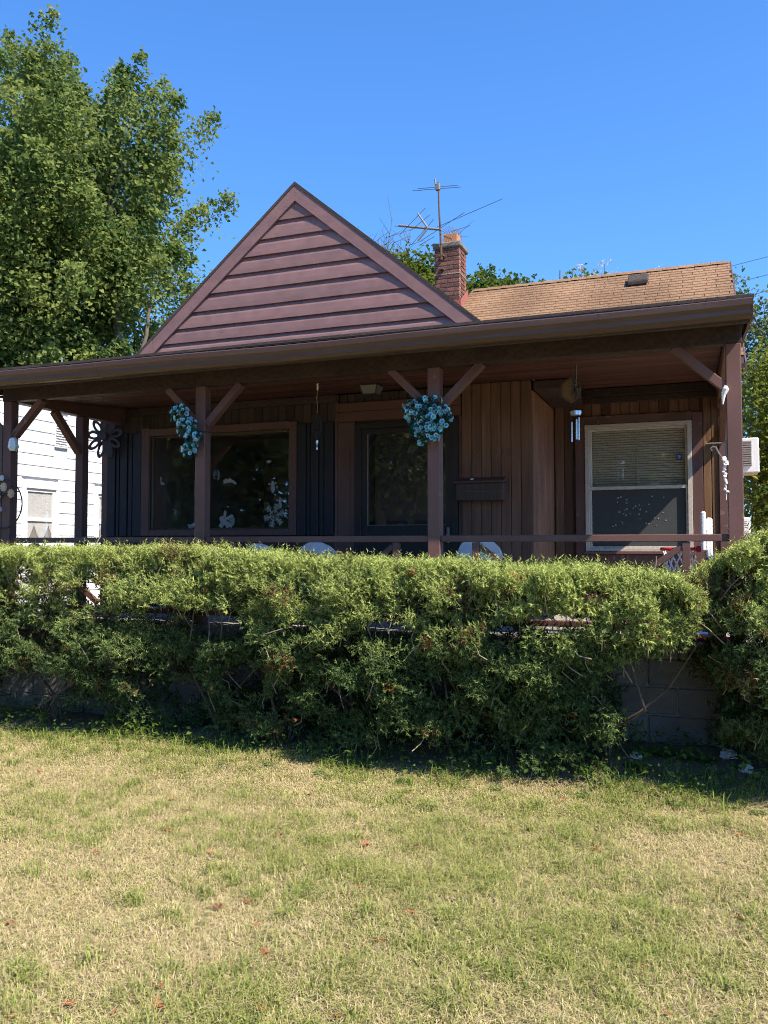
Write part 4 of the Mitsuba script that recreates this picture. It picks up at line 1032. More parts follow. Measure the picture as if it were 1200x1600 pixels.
tree('maple_tree', 'tall green maple tree left of the gable with pale limbs showing', (-17.6, 20.0, 0), [([(1.0, 0, 0), (1.1, 0, 3.5), (0.5, 0, 6.0), (-.6, -.4, 8.2), (-1.0, -.6, 10.5), (-1.2, -.2, 14.5)], 0.30, 0.06), ([(1.1, 0, 3.6), (1.5, 0.2, 6.5), (1.4, 0, 9.2), (1.0, 0, 14.8)], 0.20, 0.05), ([(0.9, 0, 4.6), (-1.2, 0.2, 7.5), (-3.2, 0.3, 11.5)], 0.15, 0.04), ([(1.3, 0, 4.4), (2.2, 0, 6.6), (2.9, 0, 9.6)], 0.12, 0.03)],
     None, 0, 72, 0.135, (0.085, 0.150, 0.045), (0.315, 0.375, 0.115), seed=3, limbs=90, trunk_r=0.3, clusters=sprays(np.array([-0.55, 0, 9.3]), np.array([4.85, 4.4, 7.2]), 2.5, 560, 15, gap=0.30, zmin=1.2))
tree('pale_green_tree', 'paler feathery tree between the maple and the gable', (-17.2, 27.0, 0), [([(0, 0, 0), (0.1, 0, 4), (0, 0, 10.4)], 0.2, 0.04)],
     [(-.3, 0, 10.9, 0.9), (0.9, 0, 10.2, 1.1), (1.9, 0, 9.0, 1.0), (-1.2, 0, 9.6, 1.5), (0.2, 0, 7.8, 1.8), (1.8, 0, 7.2, 1.2), (-2, 0, 6.6, 1.6), (0, 0, 5.5, 2.2)], 260, 90, 0.16, (0.09, 0.15, 0.04), (0.17, 0.25, 0.07), seed=4, spread=0.45)
tree('half_bare_tree', 'half bare tree with grey twigs and yellow-green leaves behind the chimney', (-9.6, 26.2, 0), [([(0, 0, 0), (0.1, 0, 5), (0.0, 0, 8.5), (-.4, 0, 10.8)], 0.24, 0.05), ([(0.1, 0, 6), (0.8, 0, 9)], 0.12, 0.04)],
     [(0.5, 0, 10.9, 0.6), (1.1, 0, 10.6, 0.75), (1.75, -.3, 10.0, 0.8), (0.5, -.4, 9.6, 1.0), (2.1, 0, 9.0, 1.0), (1.0, 0, 8.0, 1.6), (-1.5, 0, 7.5, 1.5)], 200, 100, 0.15, (0.08, 0.125, 0.02), (0.19, 0.235, 0.04), seed=5, spread=0.36)
rgt = np.random.default_rng(9)
tw = []
for k in range(46):
    a = np.array([-9.9 + 0.5 * rgt.normal(), 26.2, 8.6 + 1.6 * rgt.random()])
    b = a + [-0.3 + 1.5 * rgt.normal() * 0.6, 0.4 * rgt.normal(), 1.0 + 1.7 * rgt.random()]
    mid = (a + b) / 2 + 0.15 * rgt.normal(size=3)
    tw.append(tube([a, mid, b], [0.03, 0.018, 0.006], 5, caps=False))
    for _ in range(4):
        u = 0.4 + 0.6 * rgt.random()
        s0 = mid + (b - mid) * u
        tw.append(tube([s0, s0 + 0.45 * rgt.normal(size=3) * [1, .5, .6] + [0, 0, 0.35]], [0.011, 0.004], 4, caps=False))
add('bare_twigs', join(tw), 'bark', 'half_bare_tree', smooth=True, kind='stuff')
for k, (x, y, zt, w, lab) in enumerate(((-4.75, 18.7, 8.35, 0.42, 'pointed bushy young tree just right of the chimney above the roof ridge'), (-4.0, 19.2, 8.2, 0.75, 'low leafy treetop peeping over the left part of the roof ridge'),
                                        (-3.0, 19.5, 8.4, 0.85, 'row of thin leafy treetops peeping over the middle of the roof ridge'))):
    tree('young_tree', lab, (x, y, 0), [([(0, 0, 0), (0.05, 0, zt * 0.5), (0, 0, zt - 0.3)], 0.08, 0.015)],
         [(0, 0, zt - 0.45, 0.22), (w * 0.5, 0, zt - 0.7, 0.25), (-w * 0.6, 0, zt - 0.75, 0.3), (w, 0, zt - 0.85, 0.3), (0, 0, zt - 1.3, 0.8), (0, 0, zt - 2.6, 1.0)], 90, 55, 0.11, (0.06, 0.11, 0.02), (0.17, 0.22, 0.05), seed=20 + k, spread=0.17, limbs=14, trunk_r=0.08)
# white-flowering tall weed behind the ridge
wf = tree('flowering_shrub', 'tall shrub with white blossom heads showing above the roof ridge near the vent', (-1.95, 17.4, 0.25), [([(0, 0, 0), (0.05, 0, 4), (0, 0, 6.6)], 0.06, 0.012)],
          [(-0.25, 0, 6.5, 0.25), (0.2, 0, 6.5, 0.25), (0.9, 0, 6.6, 0.2), (-.7, 0, 6.3, 0.3), (0, 0, 5.6, 0.9), (0, 0, 4.2, 1.1)], 70, 40, 0.10, (0.08, 0.13, 0.03), (0.18, 0.23, 0.07), cat='shrub', seed=31, spread=0.14, limbs=14, trunk_r=0.06)
rgw = np.random.default_rng(33)
wb, ws_ = [], []
for dx, dz in ((-0.35, 7.05), (-0.25, 7.3), (0.05, 7.1), (0.22, 7.28), (0.36, 7.12), (0.2, 6.95), (-.1, 6.95), (0.85, 7.0), (1.25, 7.05), (1.3, 6.95), (-.45, 6.9)):
    c = np.array([-1.95 + dx, 17.4 + 0.1 * rgw.normal(), dz + 0.12])
    ws_.append(tube([c - [0.1 * dx, 0, 0.8], c], [0.010, 0.005], 4, caps=False))
    n = 22
    wb.append(leaf_quads(c + 0.055 * rgw.normal(size=(n, 3)) * [1.2, 1.2, 0.7], unit(rgw.normal(size=(n, 3)) + [0, 0, .7]), np.full(n, 0.045), 0.9, 0.1, rgw))
bm_ = join(wb)
add('blossoms', bm_, 'leaf_vc', wf, color=np.tile((0.62, 0.60, 0.55), (len(bm_[0]), 1)), kind='stuff')
add('stems', join(ws_), 'bark', wf, smooth=True)
tree('yellow_green_tree', 'bright yellow-green bushy tree right of the house behind the air conditioner', (2.1, 16.6, 0), [([(0, 0, 0), (0, 0, 3), (0.1, 0, 5.2)], 0.14, 0.03)],
     [(-0.3, -.2, 4.9, 0.75), (0.5, 0, 5.0, 0.9), (-.5, -.6, 4.0, 0.8), (0.3, -.9, 3.6, 0.9), (-.4, -.8, 3.0, 0.8), (0.8, -.5, 2.6, 1.1), (-.4, -.6, 2.0, 0.9), (0.4, -.7, 1.2, 1.0), (1.6, 0, 3.6, 1.2)], 820, 100, 0.085, (0.15, 0.20, 0.035), (0.40, 0.42, 0.08), seed=41, spread=0.26, limbs=30, trunk_r=0.14, aspect=0.5)
tree('slender_tree', 'thin grey-green tree beyond the right end of the roof', (2.15, 27.5, 0), [([(0, 0, 0), (0.1, 0, 5), (0, 0, 9.2)], 0.16, 0.03)],
     [(-.1, 0, 9.0, 0.35), (-.4, 0, 8.2, 0.6), (0.5, 0, 8.4, 0.5), (-.5, 0, 7.2, 0.8), (0.6, 0, 7.0, 0.9), (0, 0, 5.8, 1.2), (-1.1, 0, 9.6, 0.35), (-1.4, 0, 8.8, 0.5), (0, 0, 4, 1.5)], 170, 60, 0.13, (0.09, 0.13, 0.04), (0.19, 0.23, 0.10), seed=42, spread=0.30, limbs=34, trunk_r=0.16)
tree('leafy_shrub', 'dark leafy shrub at the right side of the house under the air conditioner', (1.15, 12.2, 0), [([(0, 0, 0), (0, 0, 1.0), (0, 0, 2.0)], 0.05, 0.015)],
     [(-.1, 0, 2.0, 0.35), (0.2, -.2, 1.5, 0.5), (-.1, -.4, 1.2, 0.5), (0.1, -.5, 0.7, 0.6), (0.6, 0, 1.7, 0.6)], 110, 70, 0.06, (0.05, 0.10, 0.02), (0.14, 0.20, 0.06), cat='shrub', seed=43, spread=0.17, limbs=12, trunk_r=0.05, aspect=0.6)
# trees across the street, behind the viewer: they show as reflections in the windows
for k, (x, y, hgt, lab) in enumerate(((-25, -17, 12, 'broad tree across the street reflected in the left of the picture window'), (-19.5, -19, 13, 'tall tree across the street reflected in the right of the picture window'), (-12.8, -17, 13, 'tree across the street reflected in the door glass'), (-3.0, -23, 12, 'tree across the street reflected in the white window'), (-31, -20, 12, 'tree farthest left across the street, seen only in reflections'))):
    tree('street_tree', lab, (x, y, 0), [([(0, 0, 0), (0.1, 0, 3), (0, 0, hgt * 0.8)], 0.3, 0.06)],
         [(0, 0, hgt - 1.5, 1.8), (2, 0, hgt - 3, 2.2), (-2.2, 0, hgt - 3.2, 2.2), (0, 1.8, hgt - 4, 2.2), (0, -1.8, hgt - 5, 2.4), (2.6, 0, hgt - 5.8, 2.0), (-2.8, 0, hgt - 6, 2.0)] + ([(-1, 0, hgt - 7, 2.0), (1.5, 0, hgt - 7.5, 2.0)] if k == 2 else [(0, 0, hgt - 7, 2.6), (2.2, 0, 2.6, 2.2), (-2.2, 0, 2.6, 2.2), (0, 0, 1.2, 2.4), (3.5, 0, 1.0, 1.5), (-3.5, 0, 1, 1.5)]), 420, 46, 0.36, G_LO, G_HI, seed=50 + k, spread=0.7, limbs=24, trunk_r=0.3)
# a pale house across the street, reflected in the door glass
ah = thing('grey_house', 'grey bungalow across the street reflected in the door glass', 'house')
add('wall', bx(-18.4, -9.4, -31, -25, -0.1, 3.0), 'screen_mesh', ah)
v = np.array([(x, y, z) for x in (-18.9, -8.9) for y, z in ((-24.5, 2.85), (-28, 5.0), (-31.5, 2.85), (-24.5, 2.95), (-28, 5.12), (-31.5, 2.95))])
add('roof', (v, np.array([[3, 9, 10], [3, 10, 4], [4, 10, 11], [4, 11, 5], [0, 7, 6], [0, 1, 7], [1, 8, 7], [1, 2, 8], [0, 6, 9], [0, 9, 3], [2, 5, 11], [2, 11, 8], [0, 3, 4], [0, 4, 1], [1, 4, 5], [1, 5, 2], [6, 7, 10], [6, 10, 9], [7, 8, 11], [7, 11, 10]])), 'dark_void', ah)
add('window', bx(-16.2, -14.4, -25.0, -24.97, 1.0, 2.3), 'door_dark', ah)
add('door', bx(-12.6, -11.7, -25.0, -24.97, 0.0, 2.1), 'trim_paint', ah)

# --- utility wires at the right
for k, (za, zb) in enumerate(((11.6, 15.0), (11.9, 15.6), (11.2, 14.4))):
    xs = np.linspace(-22, 14, 15)
    zz = np.interp(xs, [-22, 2.6, 14], [za, (za + zb) / 2 + 1.35 + (-0.25, 0.2, -0.55)[k], zb + 1.9]) 
    add('utility_wire', tube(np.stack([xs, 43 + 0 * xs, zz], 1), 0.012, 4), 'wire_dark', None, ('middle thin utility wire crossing the sky at the right edge', 'topmost thin utility wire crossing the sky at the right edge', 'lowest thin utility wire crossing the sky at the right edge')[k], 'wire', 'utility wires at the right')
for x, h in ((-22, 12.4), (14, 18.2)):
    up_ = thing('utility_pole', 'wooden utility pole carrying the wires ' + ('behind the house' if x < 0 else 'beyond the right edge'), 'utility pole')
    add('shaft', tube([(x, 43.1, 0), (x, 43.1, h)], [0.16, 0.12], 9), 'bark', up_)
    add('crossarm', bx(x - 0.06, x + 0.06, 42.0, 44.2, h - 0.9, h - 0.8), 'bark', up_)

# ================================================================== HEDGE
def sst(a, b, t):
    u = np.clip((t - a) / (b - a), 0, 1)
    return u * u * (3 - 2 * u)


TOPX = [-9, -6.8, -5.83, -4.6, -3.64, -2.9, -2.16, -1.5, -0.78, -0.3, -0.13, 0.05]
TOPZ = [1.50, 1.505, 1.505, 1.52, 1.50, 1.435, 1.41, 1.40, 1.378, 1.345, 1.33, 1.25]
GAPS = [(-3.55, 0.95, 0.27, 0.12), (-3.31, 0.55, 0.20, 0.11), (-2.14, 0.95, 0.2, 0.08), (-0.87, 1.05, 0.24, 0.06), (-5.38, 0.83, 0.17, 0.07), (-5.37, 0.38, 0.44, 0.11), (-2.52, 0.48, 0.15, 0.10), (-4.77, 1.15, 0.12, 0.08), (-4.09, 1.03, 0.16, 0.08), (-1.26, 0.94, 0.11, 0.06), (-2.84, 0.95, 0.12, 0.05), (-1.73, 0.58, 0.11, 0.09), (-3.81, 0.40, 0.20, 0.09), (-0.65, 1.22, 0.11, 0.04)]   # thin places: slanting holes through the depth of the hedge


def yew(label, x0, x1, n, seed, top, front, bottom, right_fn=None, gaps=GAPS, twn=60, stems=(), back=6.14):
    """a clipped yew: needle-bearing shoots in a shell over the front and the top, twigs and stems inside"""
    rg = np.random.default_rng(seed)
    t = thing('yew_bush', label, 'hedge')
    m = n * 5
    x = x0 + (x1 - x0) * rg.random(m)
    zt = top(x)
    zb = bottom(x)
    yf = front
    z = zb + (zt - zb) * rg.random(m) ** 0.85
    onTop = rg.random(m) < 0.40
    dep = np.abs(rg.normal(size=m)) * 0.085
    y = yf(x, z) + dep
    yt = yf(x, zt) + (back - yf(x, zt)) * rg.random(m)
    ztop = zt - np.abs(rg.normal(size=m)) * 0.05
    z = np.where(onTop, ztop, z)
    y = np.where(onTop, yt, y)
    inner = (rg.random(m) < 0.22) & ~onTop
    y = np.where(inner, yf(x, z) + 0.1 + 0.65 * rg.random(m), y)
    y = np.minimum(y, back)
    P = np.stack([x, y, z], 1)
    cl = 0.55 * nz(P, 5.0, seed) + 0.45 * nz(P, 13.0, seed + 1)
    hf = np.clip((z - zb) / (zt - zb), 0, 1)
    keep = rg.random(m) < np.maximum(sst(0.47 - 0.13 * hf, 0.58 - 0.10 * hf, cl), 0.6 * inner)
    for cx, cz, rx, rz in gaps:
        q = ((x - cx - cx / 5.7 * (y - 5.7)) / (1.05 * rx)) ** 2 + ((z - cz + 0.1 * (y - 5.7)) / (1.1 * rz)) ** 2 + 0.8 * (nz(P, 9.0, 66) - 0.5)
        keep &= q > 1
    if right_fn is not None:
        keep &= right_fn(P)
    idx = np.nonzero(keep)[0][:n]
    P, hf, onTop, inner = P[idx], hf[idx], onTop[idx], inner[idx]
    n = len(P)
    out = np.stack([0.25 * (rg.random(n) - 0.5), -np.ones(n) * (1.1 - 0.9 * onTop), 0.35 + 1.6 * onTop + 0.7 * hf ** 3], 1)
    D = unit(out + 0.55 * rg.normal(size=(n, 3)))
    big = np.where(inner, 1.9, 1.0)
    L = big * (0.045 + 0.05 * rg.random(n)) * np.where(onTop & (rg.random(n) < 0.05), 1.7, 1.0)
    # needles: two rows along each shoot
    K = 11
    s = (np.arange(K) + 0.5) / K
    A = unit(np.cross(D, rg.normal(size=(n, 3))))
    B = np.cross(D, A)
    ang = np.where(np.arange(K) % 2 == 0, 0.0, np.pi)[None] + 0.75 * rg.normal(size=(n, K))
    e = np.cos(ang)[..., None] * A[:, None] + np.sin(ang)[..., None] * B[:, None]
    root = P[:, None] + D[:, None] * (L[:, None] * s[None])[..., None]
    nl = big[:, None, None] * (0.019 + 0.012 * rg.random((n, K)))[..., None]
    tip = root + unit(e + D[:, None] * 0.75) * nl
    side = unit(np.cross(tip - root, rg.normal(size=(n, K, 3)) * 0.5 + [0, -.2, 0.6])) * 0.0036 * big[:, None, None]
    v = np.stack([root - side, root + side, tip + side * 0.3], 2).reshape(-1, 3)
    f = np.arange(len(v)).reshape(-1, 3)
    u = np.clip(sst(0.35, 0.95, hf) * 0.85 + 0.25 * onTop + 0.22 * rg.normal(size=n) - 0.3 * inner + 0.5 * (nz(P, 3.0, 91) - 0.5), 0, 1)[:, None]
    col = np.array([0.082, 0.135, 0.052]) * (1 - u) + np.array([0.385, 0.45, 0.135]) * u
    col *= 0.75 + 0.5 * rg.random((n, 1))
    col[inner] *= 0.55   # old inner needles, coloured darker to put shade into the hollows
    dead = (nz(P, 6.5, 130) > 0.885) & (rg.random(n) < 0.6)
    col[dead] = np.array([0.24, 0.095, 0.04]) * (0.6 + 0.8 * rg.random((dead.sum(), 1)))
    brown = (nz(P, 4.0, 131) > 0.74) & (rg.random(n) < 0.5)
    col[brown] = np.array([0.17, 0.125, 0.055]) * (0.6 + 0.8 * rg.random((brown.sum(), 1)))
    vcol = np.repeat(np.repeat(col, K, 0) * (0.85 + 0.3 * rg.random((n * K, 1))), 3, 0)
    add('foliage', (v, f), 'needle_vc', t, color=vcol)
    # twigs near the surface and stems from the soil
    wd = []
    for k in rg.choice(n, min(n, twn * 10), replace=False):
        p = P[k] + [0, -0.012, 0.012]
        q = p + unit(np.array([0.5 * rg.normal(), 0.6 + 0.3 * rg.normal(), -0.7 + 0.5 * rg.normal()])) * (0.10 + 0.14 * rg.random())
        mid = (p + q) / 2 + 0.02 * rg.normal(size=3)
        wd.append(tube([q, mid, p], [0.0045, 0.0035, 0.002], 4, caps=False))
    add('twigs', join(wd), 'twig_grey', t, smooth=True, kind='stuff')
    for sx, sy in stems:
        g = float(ground_z(sx, sy))
        paths = []
        for k in range(4):
            ex_ = sx + 0.55 * rg.normal()
            ex_ = min(max(ex_, x0 + 0.05), x1 - 0.05)
            ez = float(top(np.array([ex_]))[0]) - 0.15 - 0.2 * rg.random()
            ey = 5.45 + 0.5 * rg.random()
            a, b = np.array([sx, sy, g - 0.03]), np.array([ex_, ey, ez])
            q = np.array([a, a + [0.06 * rg.normal(), 0.05 * rg.normal(), 0.22], (a + b) / 2 + 0.1 * rg.normal(size=3), a * .25 + b * .75 + 0.07 * rg.normal(size=3), b])
            paths.append(tube(q, [0.013, 0.012, 0.009, 0.007, 0.004], 7, caps=False))
        add('stems', join(paths), 'bark_dark', t, smooth=True, kind='stuff')
    return t


htop = lambda x: np.interp(x, TOPX, TOPZ) + 0.035 * (nz(np.stack([x, 0 * x, 0 * x], 1), 5.0, 12) - 0.5)
hfront = lambda x, z: 5.38 + (0.24 + 0.2 * sst(-4.0, -5.0, x)) * (1 - sst(0.2, 0.75, z)) + 0.42 * (meshkit.fbm(np.stack([x, 0 * x, z], 1) * 1.9, 3, 15) - 0.5) + 0.34 * (meshkit.fbm(np.stack([x, 0 * x, z], 1) * 6.5, 2, 17) - 0.5) + 0.08 * sst(1.2, 1.55, z) + 0.35 * np.exp(-((x + 3.85) / 0.35) ** 2) * (1 - sst(0.9, 1.2, z)) + 0.03 * np.cos(x * 3)
hbot = lambda x: 0.05 + 0.17 * sst(-4.3, -5.2, x) + 0.12 * nz(np.stack([x, 0 * x, 0 * x], 1), 3.0, 18)
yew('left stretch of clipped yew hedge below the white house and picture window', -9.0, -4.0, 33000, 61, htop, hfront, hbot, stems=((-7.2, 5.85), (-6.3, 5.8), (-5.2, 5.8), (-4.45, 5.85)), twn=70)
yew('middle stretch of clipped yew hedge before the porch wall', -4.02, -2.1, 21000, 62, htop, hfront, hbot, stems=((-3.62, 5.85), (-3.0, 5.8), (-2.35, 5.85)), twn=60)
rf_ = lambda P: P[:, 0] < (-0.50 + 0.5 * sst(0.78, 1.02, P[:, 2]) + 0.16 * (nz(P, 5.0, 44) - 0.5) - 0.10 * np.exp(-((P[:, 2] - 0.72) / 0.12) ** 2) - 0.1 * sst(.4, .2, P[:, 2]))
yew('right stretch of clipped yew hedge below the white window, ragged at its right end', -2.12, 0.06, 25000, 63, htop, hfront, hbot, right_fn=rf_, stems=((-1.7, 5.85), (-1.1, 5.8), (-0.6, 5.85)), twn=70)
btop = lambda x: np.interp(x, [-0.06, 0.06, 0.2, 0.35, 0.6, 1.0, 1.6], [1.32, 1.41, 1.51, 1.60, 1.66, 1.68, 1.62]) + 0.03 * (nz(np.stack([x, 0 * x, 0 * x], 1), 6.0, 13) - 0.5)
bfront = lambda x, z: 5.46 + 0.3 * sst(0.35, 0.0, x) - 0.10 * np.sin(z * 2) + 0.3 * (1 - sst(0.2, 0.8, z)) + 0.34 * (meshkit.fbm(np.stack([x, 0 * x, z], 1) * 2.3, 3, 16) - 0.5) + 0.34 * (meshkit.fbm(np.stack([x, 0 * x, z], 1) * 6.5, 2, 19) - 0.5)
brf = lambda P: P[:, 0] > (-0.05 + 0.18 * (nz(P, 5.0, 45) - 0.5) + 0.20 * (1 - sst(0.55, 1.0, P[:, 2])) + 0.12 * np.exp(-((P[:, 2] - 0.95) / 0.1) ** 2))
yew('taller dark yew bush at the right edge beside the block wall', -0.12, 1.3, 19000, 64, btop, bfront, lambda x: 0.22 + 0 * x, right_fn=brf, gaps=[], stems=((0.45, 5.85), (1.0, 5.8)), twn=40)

# ================================================================== GRASS, WEEDS, LEAVES, LITTER
def grass(n, seed):
    rg = np.random.default_rng(seed)
    x = -7.4 + 9.6 * rg.random(n)
    y = 1.7 + 4.1 * rg.random(n) ** 1.25
    far = 5.62 + 0.12 * (nz(np.stack([x, 0 * x, 0 * x], 1), 2.5, 7) - 0.5) * 2
    k = (y < far) & (x > -0.55 * y - 3.6) & (x < 0.16 * y + 0.9)
    x, y = x[k], y[k]
    n = len(x)
    g = patch(x, y)
    green = rg.random(n) < 0.13 + 0.58 * g
    h = np.where(green, 0.028 + 0.035 * rg.random(n), 0.018 + 0.03 * rg.random(n)) * (0.75 + 0.7 * g)
    a = rg.random(n) * 2 * np.pi
    lean = np.where(green, 0.5 + 0.9 * rg.random(n), 0.9 + 1.2 * rg.random(n))
    d = np.stack([np.cos(a), np.sin(a), 0 * a], 1)
    s = np.stack([-np.sin(a), np.cos(a), 0 * a], 1) * (0.0011 + 0.0012 * rg.random((n, 1)))
    p = np.stack([x, y, ground_z(x, y) - 0.002], 1)
    up = np.array([0, 0, 1.0])
    mid = p + up * (h * 0.62)[:, None] + d * (h * lean * 0.38)[:, None]
    tip = p + up * (h * (1.0 - 0.28 * lean))[:, None] + d * (h * lean)[:, None]
    v = np.stack([p - s, p + s, mid + s * 0.8, mid - s * 0.8, tip], 1).reshape(-1, 3)
    i = np.arange(n)[:, None] * 5
    f = np.vstack([i + [0, 1, 2], i + [0, 2, 3], i + [3, 2, 4]])
    u = rg.random((n, 1))
    cg = np.array([0.15, 0.195, 0.045]) * (1 - u) + np.array([0.41, 0.415, 0.14]) * u
    cs_ = np.array([0.36, 0.29, 0.150]) * (1 - u) + np.array([0.66, 0.585, 0.335]) * u
    c = np.where(green[:, None], cg, cs_)
    return (v, f), np.repeat(c, 5, 0)


def blades(P, h, w, lean, cols, rg):
    n = len(P)
    a = rg.random(n) * 2 * np.pi
    d = np.stack([np.cos(a), np.sin(a), 0 * a], 1)
    s = np.stack([-np.sin(a), np.cos(a), 0 * a], 1) * np.asarray(w)[:, None]
    up = np.array([0, 0, 1.0])
    mid = P + up * (h * 0.65)[:, None] + d * (h * lean * 0.35)[:, None]
    tip = P + up * (h * (1.0 - 0.25 * lean))[:, None] + d * (h * lean)[:, None]
    v = np.stack([P - s, P + s, mid + s * 0.9, mid - s * 0.9, tip], 1).reshape(-1, 3)
    i = np.arange(n)[:, None] * 5
    return (v, np.vstack([i + [0, 1, 2], i + [0, 2, 3], i + [3, 2, 4]])), np.repeat(cols, 5, 0)


def tufts(n, seed):
    rg = np.random.default_rng(seed)
    cx, cy = -6.5 + 7.8 * rg.random(n), 1.9 + 3.7 * rg.random(n)
    k = (cx > -0.55 * cy - 3.3) & (cx < 0.16 * cy + 0.8) & (rg.random(n) < 0.15 + 0.85 * patch(cx, cy))
    cx, cy = cx[k], cy[k]
    m = 46
    x = np.repeat(cx, m) + 0.03 * rg.normal(size=len(cx) * m)
    y = np.repeat(cy, m) + 0.03 * rg.normal(size=len(cx) * m)
    P = np.stack([x, y, ground_z(x, y) - 0.003], 1)
    u = rg.random((len(x), 1))
    return blades(P, 0.03 + 0.05 * rg.random(len(x)), 0.0015 + 0.0013 * rg.random(len(x)), 0.4 + 0.9 * rg.random(len(x)), np.array([0.13, 0.185, 0.04]) * (1 - u) + np.array([0.37, 0.40, 0.125]) * u, rg)


gm_, gc = grass(470000, 71)
tm2, tc2 = tufts(950, 72)
gm_, gc = join([gm_, tm2]), np.vstack([gc, tc2])
add('grass', gm_, 'grass_vc', None, 'short dry straw-coloured and green grass of the lawn', 'grass', None, 'stuff', color=gc)


rg = np.random.default_rng(81)
n = 5200
x = -7.2 + 8.6 * rg.random(n)
y = 5.45 + 0.75 * rg.random(n)
p = np.stack([x, y, 0 * x], 1)
wgt = 0.25 + 0.9 * sst(0.45, 0.65, nz(p, 2.2, 31)) + 0.5 * (x > -0.9)
k = rg.random(n) < wgt
x, y = x[k], y[k]
n = len(x)
hh = 0.03 + 0.12 * rg.random(n) ** 1.5
P = np.stack([x, y, ground_z(x, y) + hh], 1)
nn = unit(rg.normal(size=(n, 3)) * 0.5 + [0, -0.2, 1.0])
wm = leaf_quads(P, nn, 0.022 + 0.04 * rg.random(n) ** 2, 0.65, 0.12, rg)
u = rg.random((n, 1))
wcol = np.repeat(np.array([0.05, 0.11, 0.028]) * (1 - u) + np.array([0.15, 0.225, 0.05]) * u, 4, 0)
add('ground_weeds', wm, 'leaf_vc', None, 'low broad-leaved weeds and ivy growing under the hedge', 'weeds', None, 'stuff', color=wcol)
n = 12000
x = -7.2 + 8.6 * rg.random(n)
y = 5.25 + 0.5 * rg.random(n)
k = rg.random(n) < sst(0.42, 0.62, nz(np.stack([x, y, 0 * x], 1), 3.0, 35)) * 0.45
x, y = x[k], y[k]
P = np.stack([x, y, ground_z(x, y) - 0.003], 1)
u = rg.random((len(x), 1))
tm_, tc = blades(P, 0.05 + 0.10 * rg.random(len(x)) ** 2, 0.0018 + 0.0015 * rg.random(len(x)), 0.3 + 0.9 * rg.random(len(x)), np.array([0.10, 0.17, 0.03]) * (1 - u) + np.array([0.27, 0.34, 0.08]) * u, rg)
add('long_grass', tm_, 'grass_vc', None, 'longer green grass fringe along the foot of the hedge', 'grass', None, 'stuff', color=tc)
# single broad dock leaves that can be told apart under the right end of the hedge
for k, (x, y, s) in enumerate(((-0.32, 5.95, 0.11), (-0.22, 5.98, 0.09), (-0.12, 5.93, 0.10), (-0.95, 5.72, 0.09), (-1.05, 5.68, 0.08), (-1.45, 5.62, 0.08), (-2.35, 5.50, 0.08), (-2.28, 5.53, 0.07), (-0.42, 5.75, 0.09), (0.02, 5.9, 0.08), (-4.3, 5.42, 0.06), (-3.9, 5.36, 0.07), (-5.3, 5.55, 0.07), (-2.9, 5.33, 0.06), (-1.9, 5.36, 0.07), (-1.25, 5.34, 0.06), (-0.7, 5.38, 0.07), (-0.45, 5.32, 0.06), (-0.15, 5.36, 0.07), (0.15, 5.42, 0.06), (-3.4, 5.45, 0.06), (-2.5, 5.30, 0.05), (0.3, 5.38, 0.05))):
    w = thing('dock_plant', 'broad-leaved green weed at the foot of the hedge', 'weed', 'broad-leaved weeds along the hedge')
    g = float(ground_z(x, y))
    rgk = np.random.default_rng(300 + k)
    for q in range(5):
        a = 6.28 * q / 5 + rgk.random()
        e = np.array([math.cos(a), math.sin(a), 0])
        sd = np.array([-math.sin(a), math.cos(a), 0])
        uu = np.linspace(0, 1, 7)
        wd_ = s * 0.36 * np.sin(np.pi * uu ** 0.8) ** 0.8
        mid = np.array([x, y, g])[None] + e * (s * uu)[:, None] + np.array([0, 0, 1.0]) * (s * (0.9 * uu - 0.75 * uu ** 2))[:, None]
        v = np.vstack([mid - sd * wd_[:, None] + [0, 0, 0.008], mid, mid + sd * wd_[:, None] + [0, 0, 0.008]])
        j = np.arange(6)
        f = np.vstack([np.stack([j, j + 1, j + 8], 1), np.stack([j, j + 8, j + 7], 1), np.stack([j + 7, j + 8, j + 15], 1), np.stack([j + 7, j + 15, j + 14], 1)])
        cc = np.array([0.08, 0.16, 0.035]) * (0.7 + 0.7 * rgk.random())
        add('leaf', (v, f), 'leaf_vc', w, color=np.tile(cc, (len(v), 1)), smooth=True)

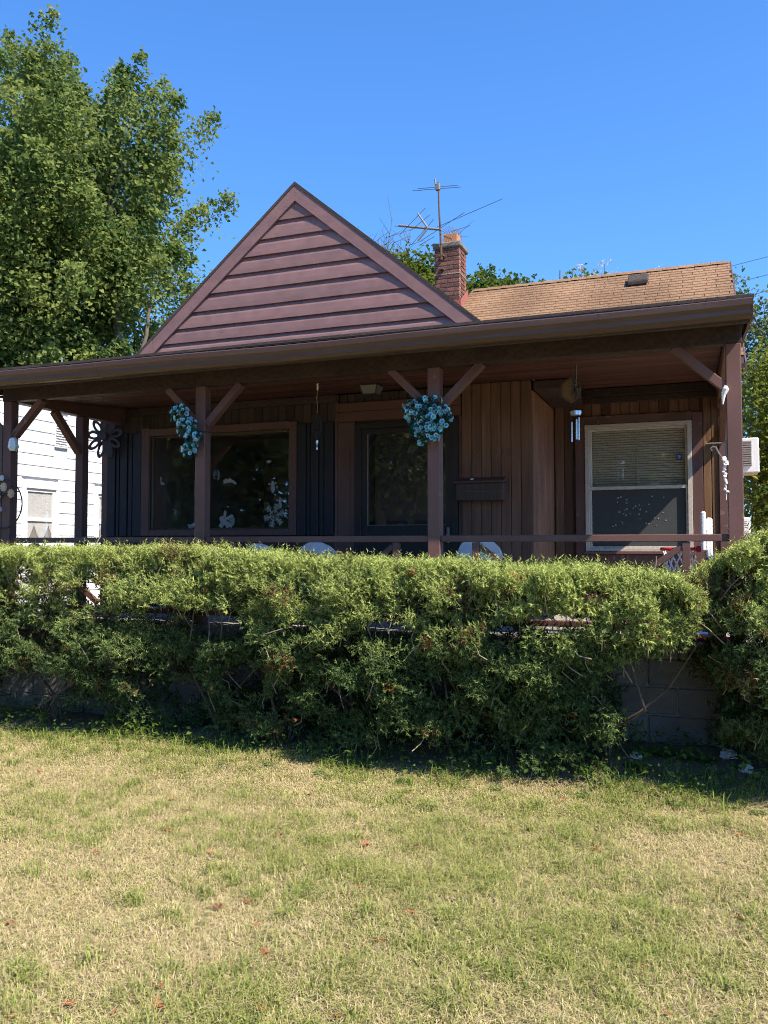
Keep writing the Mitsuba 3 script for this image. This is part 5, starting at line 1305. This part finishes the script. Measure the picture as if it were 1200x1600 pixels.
LEAF = [(-4.3, 4.59), (-3.12, 4.47), (-2.9, 4.29), (-2.79, 3.95), (-2.16, 4.08), (-1.65, 4.08), (-1.89, 3.27), (-1.97, 3.16), (-2.7, 2.73), (-1.73, 3.07), (-1.2, 3.11), (-1.57, 2.86), (-1.8, 2.51), (-2.02, 2.31), (-1.86, 2.34), (-1.73, 2.41), (-1.41, 2.56), (-1.16, 2.6), (-2.14, 2.18),
        (-1.24, 3.89), (-1.23, 3.7), (-1.02, 3.83), (-1.17, 3.39), (-0.54, 3.6), (0.18, 4.92), (0.13, 3.87), (-0.23, 3.31), (-0.12, 3.05), (-1.54, 5.53), (-0.99, 4.61), (-1.41, 4.14), (-2.33, 4.81), (-0.52, 4.43), (0.0, 5.29), (-1.48, 3.56), (-2.37, 3.73), (-2.92, 3.52), (-0.81, 5.24), (-0.76, 3.3)]
def dead_leaf(x, y, s, rg):
    """a small lobed, curled maple leaf"""
    a = np.linspace(0, 2 * np.pi, 21)[:-1]
    r = s * (0.62 + 0.38 * np.abs(np.cos(2.5 * a))) * (0.85 + 0.3 * rg.random(20))
    rot = rg.random() * 6.28
    cu = 0.35 + 0.5 * rg.random()
    q = np.stack([r * np.cos(a + rot), r * np.sin(a + rot) * 0.8, cu * s * (np.cos(a) ** 2) * rg.random() + 0.25 * s * rg.random(20)], 1)
    v = np.vstack([[0, 0, 0.1 * s], q * [0.5, 0.5, 0.4] + [0, 0, 0.05 * s], q]) + [x, y, float(ground_z(x, y)) + 0.014]
    k = np.arange(20)
    kk = (k + 1) % 20
    return v, np.vstack([np.stack([k * 0, 1 + k, 1 + kk], 1), np.stack([1 + k, 21 + k, 21 + kk], 1), np.stack([1 + k, 21 + kk, 1 + kk], 1)])
rgl = np.random.default_rng(91)
for x, y in LEAF:
    mm = dead_leaf(x, y, 0.019 + 0.011 * rgl.random(), rgl)
    cc = np.array([0.25, 0.075, 0.045]) * (0.7 + 0.7 * rgl.random()) + np.array([0, 0.04, 0.0]) * rgl.random()
    add('fallen_leaf', mm, 'matte_vc', None, 'small curled red-brown leaf lying on the dry lawn', 'leaf', 'dead leaves scattered on the lawn', color=np.tile(cc, (len(mm[0]), 1)), smooth=True)
for x, y, s, lab in ((0.16, 6.02, 0.05, 'crumpled white paper under the right bush against the block wall'), (0.26, 5.86, 0.042, 'torn white paper scrap under the right bush nearest the lawn'), (-0.42, 5.9, 0.035, 'pale grey scrap under the hedge left of the block wall gap')):
    ic = trimesh.creation.icosphere(2, 1.0)
    v = np.asarray(ic.vertices)
    v = v * (0.55 + 0.9 * nz(v, 2.6, int(1000 * abs(x))))[:, None] * [s, s * 0.7, s * 0.7]
    v = v + [x, y, float(ground_z(x, y)) + s * 0.42]
    add('paper_litter', (v, np.asarray(ic.faces)), 'curtain_cloth', None, lab, 'litter')
